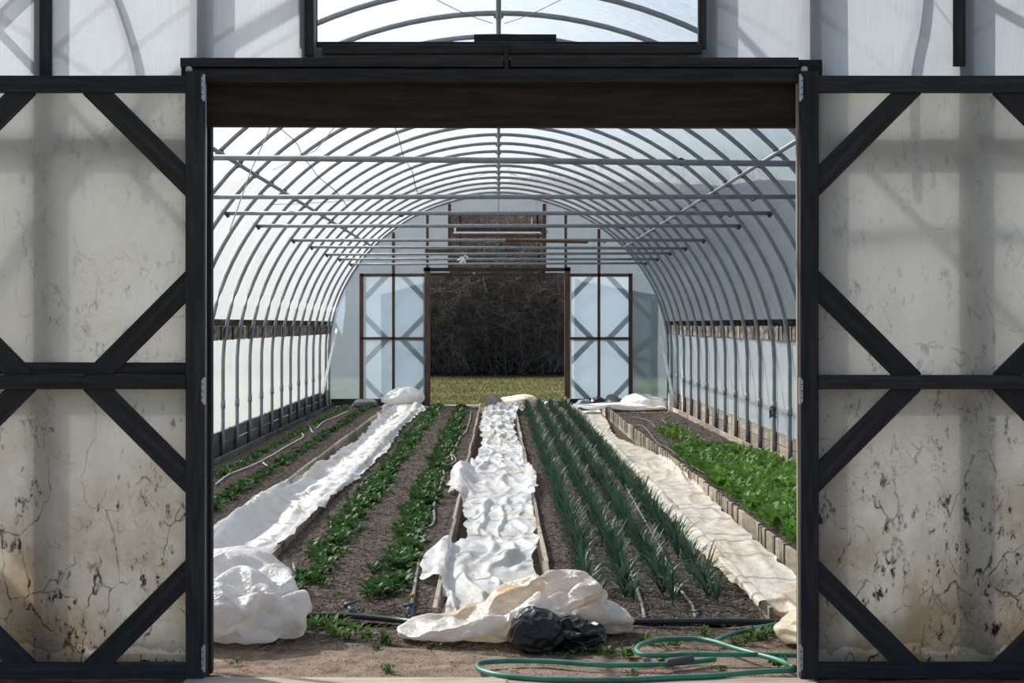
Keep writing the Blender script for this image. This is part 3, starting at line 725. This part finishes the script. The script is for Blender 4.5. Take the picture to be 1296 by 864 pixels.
for i, (y, x, key, s_) in enumerate(spots):
    br = key == 'right'; a = random.uniform(0, 6.28)
    if i < 300:
        c = cnt[key] = cnt.get(key, 0)+1
        if key.startswith('mid') and c <= 8 or br and c <= 6:
            e = empty('spinach', (x, y, .0), a); e.scale = (s_*1.05,)*3
            for k in range(30):
                o = link('leaf', random.choice(sl_bright if br else sl_dark), e)
                o.location = (random.uniform(-.045, .045), random.uniform(-.045, .045), 0); o.rotation_euler = (0, random.uniform(-.35, .15), k*2.4+random.uniform(-.3, .3)); o.scale = (random.uniform(.8, 1.15),)*3
        else:
            e = link('spinach', random.choice(sp_bright if br else sp_dark)); e.location = (x, y, 0); e.rotation_euler = (0, 0, a); e.scale = (s_*1.08,)*3
        lab = where[key] if not br else 'bright green upright spinach '+min(((2.22, 'along the path side of the right bed'), (2.42, 'in the second row from the path, right bed'), (2.62, 'in the middle row of the right bed'), (2.82, 'in the second row from the right wall'), (3.02, 'in the row against the right wall boards')), key=lambda q: abs(q[0]-x))[1]
        if br and c > 1: lab, g = lab+(', nearer half' if y < 17 else ', farther half'), 'bright spinach '+lab[29:]+(' near' if y < 17 else ' far')
        elif c == 1: lab = 'frontmost '+lab; g = None
        elif c <= 20 and not br: lab = lab.replace(' plant in', ', '+ORD[c-1]+' from the front, in'); g = None
        else: lab = lab+(', nearer half' if y < 15 else ', farther half'); g = 'spinach plants, '+key+(' near' if y < 15 else ' far')
        tag(e, lab, 'spinach', g)
    else:
        far_s.setdefault(key, MB()).join(random.choice(lo_bright if br else lo_dark), Matrix.Translation((x, y, 0)) @ Matrix.Rotation(a, 4, 'Z') @ Matrix.Scale(s_*1.08, 4))
for key, m in far_s.items():
    tag(m.build('far_spinach', M_spin2 if key == 'right' else M_spin, smooth=True), 'distant run of '+where[key].replace(' plant', ''), 'spinach', kind='stuff')

# ------------------------------------------------------------ row covers, film heaps and bags: cloth dropped on the beds
def ico(sub):
    bm = bmesh.new(); bmesh.ops.create_icosphere(bm, subdivisions=sub, radius=1); me = bpy.data.meshes.new('ball'); bm.to_mesh(me); bm.free(); return me
SIM = []
FR = 30
def cloth(o, grow, press=None, bend=.05, mass=.15, selfc=True, stiff=25, fric=20):
    m = o.modifiers.new('cloth', 'CLOTH'); q = m.settings
    q.quality = 6; q.mass = mass; q.tension_stiffness = stiff; q.compression_stiffness = stiff; q.shear_stiffness = 8; q.bending_stiffness = bend; q.air_damping = 2
    q.tension_damping = 8; q.compression_damping = 8; q.shear_damping = 8; q.shrink_min = -grow; q.shrink_max = -grow
    if press is not None: q.use_pressure = True; q.uniform_pressure_force = press
    c = m.collision_settings; c.use_collision = True; c.distance_min = .005; c.use_self_collision = selfc; c.self_distance_min = .004; c.collision_quality = 3; c.friction = fric
    m.point_cache.frame_start = 1; m.point_cache.frame_end = FR
def sim_blob(name, mat, loc, r, grow, press, seed, lab, cat, sub=5, pre=.12, shape=None, rz=0, bend=.05, z0=0.0):
    me = ico(sub)
    for v in me.vertices:
        d = v.co.copy(); k = 1+pre*noise.noise(d*1.5+Vector((seed, 0, 0)))+pre*.5*noise.noise(d*4+Vector((seed, 3, 0)))
        p = Vector((d.x*r[0]*k, d.y*r[1]*k, d.z*r[2]*k))
        if shape: p = Vector(shape(*p))
        c_, s_ = math.cos(rz), math.sin(rz); v.co = Vector((p.x*c_-p.y*s_, p.x*s_+p.y*c_, p.z))
    lo = min(v.co.z for v in me.vertices)
    o = link(name, me); o.location = (loc[0], loc[1], z0-lo+.012); cloth(o, grow, press, bend); SIM.append((o, name, mat, lab, cat, 1))
def sim_sheet(name, mat, y0, y1, xl_, xr_, ny, nx, grow, z, lab, extra=None, power=1.35, amp=.035, bend=1.2):
    m = MB()
    def fn(u, v):
        y = y0+(y1-y0)*(u**power); xa, xb = interp(xl_, y), interp(xr_, y)
        xa += .03*nz(y*2.1, 3); xb += .03*nz(y*2.3, 8); x = xa+(xb-xa)*v
        w_ = x+.16*nz(x*1.5, y*.8, 11)+.05*nz(x*4, y*2.2, 12)
        zz = z+amp*nz(x*3, y*1.3, y0)+amp*(.55+.5*nz(x, y*.6, 2))*math.sin(w_*38)+amp*.6*nz(x*6, y*2.5, 4)
        if extra: zz += extra(x, y)
        return (x+.02*nz(x*5, y*4, 9), y, zz)
    m.grid(fn, ny, nx); o = link(name, m.mesh(name, None)); cloth(o, grow, None, bend, .15); SIM.append((o, name, mat, lab, 'row cover', 1))
g1 = lambda a, s_: math.exp(-(a/s_)**2)
# temporary ground the cloth lands on: beds, boards, sunken paths, a few lumps under the left and centre covers
def ground_h(x, y):
    if y < 10.12: return -.012
    h = .012
    for (a, b) in ((-2.12, -1.52), (-.37, .33), (1.46, 2.02)):
        if a < x < b: h = (-.015 if a < 1 else -.05)
        if abs(x-a) < .02 or abs(x-b) < .02: h = .06 if a < 1 else .07
    h += .17*g1(y-15.0, 2.6)*g1(x+1.99, .07)+.10*g1(y-20.4, .9)*g1(x+1.95, .08)+.05*g1(y-24.8, 1.6)*g1(x+1.55, .06)
    h += .12*g1(y-19.2, 1.0)*g1(x+.40, .06)+.05*g1(y-20.6, 1.2)*g1(x-1.97, .08)+.10*g1(y-34.8, .7)*g1(x+1.7, .3)+.10*g1(y-35.0, .6)*g1(x-.1, .3)
    return h
gx = sorted(set([round(-2.6+.1*i, 3) for i in range(60)]+[round(b+d, 4) for b in (-2.12, -1.52, -.37, .33, 1.46, 2.02) for d in (-.021, -.019, -.008, .008, .019, .021)]+[round(-2.15+.03*i, 3) for i in range(12)]+[round(-.5+.03*i, 3) for i in range(6)]))
gy = [8.6+.3*i for i in range(5)]+[10.11, 10.13]+[10.4+.25*i for i in range(104)]
m = MB(); m.v = [(x, y, ground_h(x, y)) for y in gy for x in gx]
m.f = [(i*len(gx)+j, i*len(gx)+j+1, (i+1)*len(gx)+j+1, (i+1)*len(gx)+j) for i in range(len(gy)-1) for j in range(len(gx)-1)]
coll = link('landing', m.mesh('landing', None)); coll.modifiers.new('k', 'COLLISION'); coll.collision.cloth_friction = 40; coll.collision.thickness_outer = .006; coll.collision.thickness_inner = .08
sim_sheet('row_cover', M_fleece, 10.0, 35.6, [(10, -1.98), (13, -2.12), (16, -2.16), (19, -2.10), (22, -2.02), (27, -1.97), (33, -2.1), (35.4, -2.2)],
    [(10, -1.45), (13, -1.50), (17, -1.47), (20, -1.40), (24, -1.36), (28, -1.42), (33, -1.4), (35.4, -1.25)], 420, 44, .0, .10,
    'long white plastic row cover lying crumpled over the left path', lambda x, y: .20*g1(y-15.0, 2.8)*g1(x+1.99, .12)+.12*g1(y-20.4, 1.0)*g1(x+1.95, .1)+.1*g1(y-34.8, .7))
sim_sheet('row_cover', M_fleece, 9.75, 35.9, [(9.75, -.28), (11.0, -.30), (11.6, -.47), (12.6, -.52), (13.3, -.36), (13.8, -.22), (15, -.25), (16.8, -.30), (17.5, -.50), (19.4, -.48), (21, -.34), (22.8, -.24), (25, -.20), (30, -.28), (35.8, -.24)],
    [(9.75, .35), (11, .20), (12.5, .22), (14, .27), (16.5, .37), (19, .38), (22, .33), (26, .25), (30, .22), (35.8, .5)], 440, 46, .0, .10,
    'long bright white plastic row cover crumpled along the central path', lambda x, y: .13*g1(y-19.2, 1.1)*g1(x+.40, .1)+.1*g1(y-35, .7), amp=.045)
sim_sheet('row_cover', M_cream, 10.25, 35.4, [(10.25, 1.38), (12, 1.35), (16, 1.34), (20, 1.36), (26, 1.36), (35.2, 1.45)],
    [(10.25, 2.0), (14, 1.96), (17, 2.0), (19.4, 2.06), (22, 2.04), (24.5, 1.95), (27, 1.78), (35.2, 1.9)], 400, 36, .0, .10,
    'long cream plastic row cover stretched over the right path', lambda x, y: .06*g1(y-20.6, 1.3)*g1(x-1.97, .1), amp=.02)
sim_blob('crumpled_film', M_bundle, (-1.46, 9.60), (.39, .34, .27), .36, .12, 8, 'large crumpled bundle of translucent white film in the front left corner', 'plastic film')
sim_blob('crumpled_film', M_bundle, (-1.50, 10.35), (.26, .36, .20), .3, .5, 5, 'upper fold of the white film bundle joining the left row cover', 'plastic film', 4, z0=.06)
sim_blob('crumpled_film', M_pile, (.10, 9.62), (.42, .30, .225), .36, .25, 31, 'big yellowed heap of bunched film ending the central row cover', 'plastic film', rz=.15, shape=lambda x, y, z: (x, y, z*(1+1.0*max(-.5, min(.4, x)))))
sim_blob('crumpled_film', M_pile, (.50, 9.72), (.17, .12, .09), .2, .7, 20, 'small pale tail of film right of the black bags', 'plastic film', 4, rz=-.4)
sim_blob('crumpled_film', M_cream, (1.63, 9.40), (.17, .2, .09), .35, .2, 23, 'cream corner of film bunched on the ground by the right door post', 'plastic film', 4)
sim_blob('crumpled_film', M_cream, (1.84, 10.5), (.26, .42, .085), .34, .1, 26, 'bunched cream end of the right row cover', 'plastic film', 4, z0=.06)
sim_blob('crumpled_film', M_fleece, (-1.74, 35.3), (.30, .42, .19), .42, .15, 61, 'white film heaped at the far end of the left path', 'plastic film', 4, z0=.05)
sim_blob('crumpled_film', M_cream, (.34, 35.8), (.42, .3, .13), .25, .6, 33, 'pale roll of film at the far end of the central path', 'plastic film', 4, z0=.05)
sim_blob('crumpled_film', M_fleece, (2.75, 35.2), (.36, .4, .15), .34, .2, 35, 'white heap of film at the far end of the right bed', 'plastic film', 4)
sim_blob('crumpled_film', M_fleece, (2.3, 34.4), (.75, .4, .07), .25, .3, 36, 'low white film spread in front of the far right heap', 'plastic film', 4)
sim_blob('refuse_bag', M_bag, (.19, 9.20), (.112, .105, .115), .26, 1.1, 41, 'plump black plastic bag at the foot of the yellowed heap', 'bag', 5, .08, bend=.01)
sim_blob('refuse_bag', M_bag, (.37, 9.28), (.14, .10, .10), .32, .45, 44, 'flatter black plastic bag tucked behind the plump one', 'bag', 5, .15, rz=-.3)
for f_ in range(1, FR+1): SC.frame_set(f_)
dg = bpy.context.evaluated_depsgraph_get(); done = []
for (o, name, mat, lab, cat, lv) in SIM: done.append((bpy.data.meshes.new_from_object(o.evaluated_get(dg)), o.location.copy(), name, mat, lab, cat, lv))
for t_ in SIM: bpy.data.objects.remove(t_[0])
bpy.data.objects.remove(coll); SC.frame_set(1)
def folds(x, y, k):
    w = x+.22*nz(x*1.2, y*.7, 21)+.06*nz(x*3.5, y*2.0, 22)
    a = 1-abs(nz(w*6.0, y*.38, k))*2.2; b = 1-abs(nz(w*13+3, y*.9, k+4))*2.2; c_ = 1-abs(nz(x*17, y*11, k+8))*2
    return .75*max(0, a)**2+.22*max(0, b)**2+.03*c_
for (me, loc, name, mat, lab, cat, lv) in done:
    if cat == 'row cover':
        A_ = {'left': .030, 'central': .042, 'right': .026}[lab.split()[-2]]
        for v in me.vertices: v.co.z += A_*folds(v.co.x, v.co.y, len(lab))*(1+.6*nz(v.co.x*1.5, v.co.y*.5, 40))-.006
    me.name = name; me.materials.clear(); me.materials.append(mat); me.polygons.foreach_set('use_smooth', [True]*len(me.polygons))
    o = link(name, me); o.location = loc; q = o.modifiers.new('smooth', 'SUBSURF'); q.levels = lv; q.render_levels = lv; tag(o, lab, cat)

def blob(name, mat, c, r, rz=0, seed=0, nu=110, nv=64, amp=.22, fold=.10, flat=.0, shape=None, pinch=0):
    m = MB(); c = Vector(c); rx, ry, rz_ = r; ca, sa = math.cos(rz), math.sin(rz)
    def fn(u, v):
        a = 2*math.pi*(u % 1.0); b = math.pi*(v-.5)
        d = Vector((math.cos(b)*math.cos(a), math.cos(b)*math.sin(a), math.sin(b)))
        k = 1+amp*noise.noise(d*1.4+Vector((seed, 0, 0)))
        q = d*2.3+Vector((seed*2.3, 1, 4)); q = q+Vector((nz(q.x, q.y, q.z), nz(q.y, q.z, q.x+3), nz(q.z, q.x, q.y+7)))*.7
        k += fold*((1-2*abs(noise.noise(q)))**3)+fold*.5*((1-2*abs(noise.noise(q*2.3)))**3)+fold*.2*((1-2*abs(noise.noise(q*5)))**2)
        x, y, z = d.x*rx*k, d.y*ry*k, d.z*rz_*k
        if shape: x, y, z = shape(x, y, z)
        z = max(z, -rz_*.78+.03*nz(x*9, y*9, seed))
        return (x*ca-y*sa, x*sa+y*ca, z)
    m.grid(fn, nu, nv); o = m.build(name, mat, None, True); o.location = c; return o
# bags, stones
def rock(name, px, py, D, rx, rz_, mat, lab, cat, seed):
    c = P(px, py, D); o = blob(name, mat, (c.x, D, rz_*.6), (rx, rx*.7, rz_), seed, seed, 40, 24, .25, .05); tag(o, lab, cat); return o
rock('stone', 461, 512, 35.9, .27, .10, M_stone, 'smooth grey stone at the far left corner by the sill', 'stone', 51)
rock('sack', 624, 505, 35.6, .21, .17, M_sack, 'rumpled grey sack on the far end of the central path', 'sack', 52)
rock('sack', 739, 520, 35.2, .17, .11, M_gsack, 'green-grey sandbag at the far foot of the right door jamb', 'sandbag', 53)
rock('sack', 757, 514, 36.0, .18, .12, M_bag, 'black sandbag right of the green-grey one', 'sandbag', 54)
rock('sack', 775, 513, 35.9, .20, .15, M_gsack, 'dark slate sandbag beside the far white heap', 'sandbag', 55)
rock('sack', 700, 514, 36.1, .24, .08, M_bag, 'low black bag lying behind the leeks at the far doorway', 'bag', 56)
w_ = struct(board('trim_3', (X(545, 36.4), 36.45, .0), (X(607, 36.4), 36.45, .0), .05, .1, M_white, wob=.004))

# ------------------------------------------------------------ pipes, drip tape, hose
def line(name, pts, r, mat, lab, cat, k=8, flat=1, n=8, closed=False, group=None):
    m = MB().tube(cat_rom(pts, n, closed), r*(.72 if cat == 'drip line' else 1), k, closed, flat); return tag(m.build(name, mat, None, True), lab, cat, group)
hp = line('header_pipe', [G(250, 776, .03), G(374, 778, .03), G(440, 779, .03), G(500, 784, .025), G(560, 790, .03), G(680, 788, .03), G(780, 787, .02), G(900, 786, .02), G(985, 787, .02), G(1040, 790, .02)], .017, M_hpipe, 'long black irrigation pipe lying across the front of the beds', 'pipe')
def tape(pxs, lab, mat=M_tape, r=.011, z=.012): return line('drip_tape', [G(a, b, z+.012*nz(a*.1, b*.1)+.01) for a, b in pxs], r, mat, lab, 'drip line', 6, .5)
tape([(518,780),(521,765),(526,735),(530,708),(527,690),(537,683),(525,672),(545,665),(550,655),(549,640),(555,622),(562,600),(561,592),(577,583),(573,573),(579,560),(583,552),(590,545),(595,530),(596,520)], 'grey drip tape snaking along the right side of the second spinach row', r=.015)
tape([(363,768),(360,752),(364,740),(373,728),(371,712)], 'short pale drip tape end at the front left spinach clump', r=.013)
tape([(415,690),(419,668),(418,660)], 'short flat grey tape stub beside the left spinach row', r=.013)
tape([(450,642),(454,628),(458,612),(470,600),(500,590),(515,560),(525,545),(545,540)], 'pale drip tape showing beside the upper part of the left spinach row', r=.012)
tape([(573,583),(571,575),(570,570)], 'short white tube stub in the second spinach row', M_tapew, .014)
tape([(272,613),(290,600),(320,588),(345,575),(365,563),(383,553),(382,548)], 'pale drip tape curving between the two left rows', M_tapew, .013)
tape([(333,585),(338,589),(345,591)], 'short white tape piece in the left bed', M_tapew, .016)
tape([(392,540),(395,546),(398,547)], 'small white curl of tape farther up the left bed', M_tapew, .015)
tape([(262,545),(300,600)][:0] or [(400,542),(410,533),(425,527),(440,520)], 'thin pale tape near the far end of the left bed', M_tapew, .012)
tape([(816,782),(812,762),(806,745),(796,720),(775,690),(760,660),(745,630)], 'grey drip tape between the second and third leek rows', r=.014)
tape([(880,780),(876,765),(866,752),(855,735),(840,700),(820,665),(806,640),(790,610)], 'grey drip tape between the third and fourth leek rows', r=.014)
tape([(760,775),(757,762),(758,756)], 'short grey tape stub in front of the first leek row', r=.014)
tape([(1012,668),(1000,662),(985,655),(972,647)], 'thick grey hose end at the near edge of the right bed', r=.02)
tape([(925,620),(915,612),(895,600),(880,592),(862,580),(850,570),(842,565),(832,560),(815,540),(800,537)], 'grey drip tape along the left edge of the lush right bed', r=.013)
tape([(868,556),(858,549),(848,543),(842,534),(838,530),(848,526)], 'pale tape coiled in the far half of the right bed', r=.014)
tape([(905,571),(890,563),(870,556),(855,549)], 'second pale tape stretched through the right bed', r=.013)
tape([(800,527),(815,530),(825,535),(829,541)], 'grey tape curling near the far white heap', r=.013)
def valve(px, py, lab, s_=1.0, rz=0):
    p = G(px, py, .02); e = empty('valve', (p.x, p.y, .02), rz); e.scale = (s_,)*3; tag(e, lab, 'valve')
    MB().tube([(0, -.02, 0), (0, .05, .025)], .011, 8).build('body', M_valve, e, True)
    MB().tube([(-.025, .02, .035), (.025, .02, .045)], .007, 6).build('handle', M_valve, e, True)
    MB().tube([(0, .045, .024), (0, .06, .03)], .015, 8).build('collar', M_hpipe, e, True); return e
valve(447, 776, 'small blue-grey valve on the black pipe near the left row', 1.3, .6); valve(517, 778, 'blue-grey valve where the snaking drip tape meets the pipe', 1.3)
valve(757, 780, 'small valve before the first leek row', 1.0); valve(881, 783, 'small greenish valve before the third leek row', 1.0, -.4)
yl = MB().tube([(0,0,0),(0,.02,.004)], .017, 8).build('valve_ring', principled('yellow_ring', (.5,.33,.04), .5, bmp=0), None, True)
yl.location = G(522, 755, .035); tag(yl, 'yellow ring clip around the snaking drip tape', 'clip')
# green hose: one length looped on the ground
zg = .012
hose = [(1030,768),(1000,790),(960,794),(930,800),(905,808),(945,797),(1040,800)]
h1 = [(1060,832),(1005,829),(940,828),(870,828),(822,829),(806,824),(812,815),(840,809),(880,808),(905,812),(930,820),(960,828),(985,835),(1005,844)]
h2 = [(1060,846),(1000,848),(960,850),(900,855),(850,857),(790,860),(740,860),(690,859),(640,855),(612,849),(604,843),(612,838),(650,836),(700,837),(760,841),(820,841),(870,838),(905,834)]
h3 = [(905,812),(915,806),(935,800),(965,793),(1000,788),(1060,784)]
hz = lambda pts, z, dz=0: [G(a, b, z+.006+dz*(i % 3)) for i, (a, b) in enumerate(pts)]
line('garden_hose', hz(h2, .012), .0125, M_hose, 'green garden hose with a long flat loop near the doorway sill', 'hose')
line('garden_hose', hz(h1, .03), .0125, M_hose, 'green garden hose coiled in a narrow loop at the right, behind the first', 'hose')
line('garden_hose', hz(h3, .016), .0125, M_hose, 'green hose end leading off beside the black pipe at the right', 'hose')
cf = MB().tube([G(844, 838.5, .026), G(862, 836, .028), G(876, 834, .03)], .020, 10).build('hose_sleeve', M_cuff, None, True); tag(cf, 'grey sleeve wrapped around the green hose joint', 'sleeve')

# ------------------------------------------------------------ weeds, straw
def weed_mb(n, L, up):
    m = MB()
    for k in range(n):
        m.join(leaf_strip(random.uniform(.5, 1)*L, random.uniform(.006, .012), random.uniform(.4, 1.4), random.uniform(.1, 1.2)*up, V=.2, seg=5, sh=random.choice(('leek', 'spin'))),
               Matrix.Translation((random.gauss(0, .025), random.gauss(0, .015), 0)) @ Matrix.Rotation(random.uniform(0, 6.28), 4, 'Z'))
    return m
weed_m = [weed_mb(26, .10, 1.0).mesh('weed', M_weed, True) for _ in range(5)]+[weed_mb(20, .06, 1.15).mesh('weed', M_weed, True) for _ in range(3)]
wsp = [(402,792,1.1,'tall weed tuft right of the white bundle'),(420,801,.9,'leafy weed right of the white bundle, a step nearer the path'),(452,797,.8,'weed tuft under the black pipe below the left row'),(440,806,.6,'low weed in front of the pipe at the left'),
 (487,812,.8,'flat weed on the bare ground left of the yellowed heap'),(475,818,.6,'small flat weed on the path edge'),(533,803,.9,'weed tuft just left of the yellowed heap'),(548,817,.7,'flat weed in front of the left tip of the yellowed heap'),
 (490,846,.6,'lone weed tuft on the sandy path'),(297,837,.5,'small weed below the white bundle'),(740,822,.9,'weed right of the black bags'),(768,826,.8,'weed between the bags and the hose loop'),(795,828,.7,'weed at the left end of the narrow hose loop'),
 (715,828,.6,'low weed at the foot of the black bags'),(850,815,.9,'bright weed inside the narrow hose loop'),(800,852,.7,'weed inside the long hose loop'),(960,806,1.0,'weed clump between pipe and hose at the right'),(940,812,.8,'weed clump behind the hose crossing'),
 (975,800,.8,'weed beside the cream corner of film'),(840,838,.6,'weed by the grey hose sleeve'),(985,840,.7,'weed under the crossing hoses by the right post'),(770,781,.7,'pale weed behind the black pipe at the first leek row'),(690,708,.8,'green sprout in the central path by the right board'),(545,777,.7,'small weed at the front corner of the central path'),(463,806,.7,'weed in the dark soil between the pipe and the sandy path'),(425,789,.9,'weed rising just in front of the black pipe'),(650,806,.5,'weed half hidden at the left side of the plump bag'),(815,812,.8,'weed above the left bend of the narrow hose loop'),(890,800,.6,'tiny weed near the green valve'),(735,812,.9,'weed at the right side of the flatter black bag'),(915,846,.7,'weed between the two lowest runs of green hose')]
for i, (px, py, s_, lab) in enumerate(wsp):
    p = G(px, py, 0); o = link('weed', weed_m[i % len(weed_m)]); o.location = (p.x, p.y, -.008); o.scale = (s_*1.2, s_*1.2, s_); o.rotation_euler = (0, 0, random.uniform(0, 6)); tag(o, lab, 'weed')
m = MB()
for i in range(2200):
    y = random.uniform(8.5, 10.5) if random.random() < .7 else random.uniform(10.2, 20); x = random.uniform(-1.5, 1.5)
    if 8.4 < y < 9.0 and random.random() < .6: continue
    a = random.uniform(0, 3.14); L = random.uniform(.01, .05); z = .004+(-.012 if y < 10.1 else .0)
    m.tube([(x, y, z), (x+L*math.cos(a), y+L*math.sin(a), z+random.uniform(0, .012))], random.uniform(.001, .0022), 3)
tag(m.build('straw_bits', M_straw), 'scattered dry straw and twigs on the soil', 'straw', kind='stuff')
m = MB()
for i in range(6000):
    y = random.uniform(8.45, 10.3); x = random.uniform(-1.6, 1.7); r = random.uniform(.002, .007)*(1.5 if y > 9.3 else 1); a = random.uniform(0, 6.28); n0 = len(m.v); ca, sa = math.cos(a), math.sin(a)
    for (vx, vy, vz_) in crumb_v: m.v.append((x+r*(vx*ca-vy*sa), y+r*(vx*sa+vy*ca), -.012+.012*nz(x*3, y*3)+r*vz_*.7))
    m.f += [tuple(n0+k for k in f) for f in crumb_f]
tag(m.build('gravel_crumbs', M_crumb), 'fine crumbs and grit on the bare ground inside the doorway', 'grit', kind='stuff')

# ------------------------------------------------------------ outside: grass, litter, brush
m = MB()
for i in range(26000):
    y = 36.8+22*random.random()**1.2; x = random.uniform(-4.5, 5.5)*(y/48)
    h = random.uniform(.0, .045); a = random.uniform(0, 6.28); w = .012; n0 = len(m.v)
    m.v += [(x-w*math.cos(a), y-w*math.sin(a), -.04), (x+w*math.cos(a), y+w*math.sin(a), -.04), (x+random.uniform(-.03, .03), y+random.uniform(-.03, .03), h)]; m.f.append((n0, n0+1, n0+2))
tag(m.build('grass', M_grass), 'short olive grass beyond the far doorway', 'grass', kind='stuff')
M_lit = principled('dead_leaves', (.3, .25, .22), .8, s=3, bmp=0, cols=[(.3, (.03, .022, .018)), (.6, (.12, .095, .08)), (.8, (.42, .38, .36))])
m = MB()
for i in range(9000):
    x = random.uniform(-9, 10); y = random.uniform(58.6, 63); z = (.02 if y < 59.5 else .05+.22*min(1, (y-59.5)/3.2)*1.6)+random.uniform(0, .35)**2*2; r = random.uniform(.02, .06); a = random.uniform(0, 6.28); n0 = len(m.v)
    for k in range(4): m.v.append((x+r*math.cos(a+k*1.57), y+r*.6*math.sin(a+k*1.57), z+r*random.uniform(-.8, .8)))
    m.f.append((n0, n0+1, n0+2, n0+3))
tag(m.build('leaf_litter', M_lit), 'band of dead leaves along the foot of the brush', 'dead leaves', kind='stuff')
def shrub_mb(seed, Ht=4.4, n=66):
    rr = random.Random(seed); m = MB()
    def twig(p, d, L, r, lev):
        pts = [p]; q = p.copy(); dd = d.copy(); seg = (5, 4, 3)[lev]
        for i in range(seg):
            dd = (dd+Vector((rr.gauss(0, .22), rr.gauss(0, .22), rr.gauss(0, .14)-(.05 if lev == 0 else 0)))).normalized(); q = q+dd*(L/seg); pts.append(q.copy())
        m.tube(pts, r, 3, r1=r*.4)
        if lev < 2:
            for i in range((9, 7)[lev]):
                k = rr.randint(1, seg); nd = (dd*.5+Vector((rr.gauss(0, .7), rr.gauss(0, .7), rr.gauss(.05, .6)))).normalized()
                twig(pts[k], nd, (rr.uniform(.5, 1.1), rr.uniform(.2, .5))[lev], r*.55, lev+1)
    for i in range(n):
        a = rr.uniform(0, 6.28); p = Vector((rr.gauss(0, .5), rr.gauss(0, .4), -.1)); t = rr.uniform(.05, .7); d = Vector((math.cos(a)*t, math.sin(a)*t, 1)).normalized()
        twig(p, d, Ht*rr.uniform(.35, 1.0), .014, 0)
    return m
shrubs = [shrub_mb(s_).mesh('bare_shrub', M_twig) for s_ in (1, 2, 3, 4)]
k = 0
for rowi, yy in enumerate((60.6, 61.9, 63.3, 65.0)):
    x = -10.5+.4*rowi
    while x < 11.5:
        o = link('bare_shrub', shrubs[k % 4]); o.location = (x+random.uniform(-.3, .3), yy+random.uniform(-.4, .4), .15+.35*rowi); o.rotation_euler = (0, 0, random.uniform(0, 6.28)); s_ = random.uniform(.9, 1.25); o.scale = (s_, s_, s_*(1+.06*rowi))
        tag(o, ('bare brown shrub in the front rank of brush beyond the lawn', 'bare brown shrub in the second rank of brush beyond the lawn', 'bare brown shrub in the third rank of brush beyond the lawn', 'bare brown shrub at the very back of the brush')[rowi], 'shrub', 'bare shrubs beyond the lawn, rank '+('front', 'second', 'third', 'back')[rowi])
        k += 1; x += random.uniform(1.0, 1.5)
for (px, lean, lab) in ((677, .5, 'slim dark leaning trunk right of centre in the brush'), (686, -.2, 'thicker dark upright trunk beside the leaning one'), (699, .25, 'thin dark trunk nearest the right door jamb'), (585, -.1, 'thin dark trunk in the left part of the brush')):
    D = 60.2; x = X(px, D); pts = [(x, D, -.1), (x+lean*.3, D, 1.5), (x+lean*.5, D+.1, 3.2), (x+lean*1.0, D+.1, 6.5)]
    m = MB().tube(cat_rom(pts, 5), .10 if px == 686 else .065, 7, r1=.03)
    tag(m.build('tree_trunk', M_trunk, None, True), lab, 'tree')
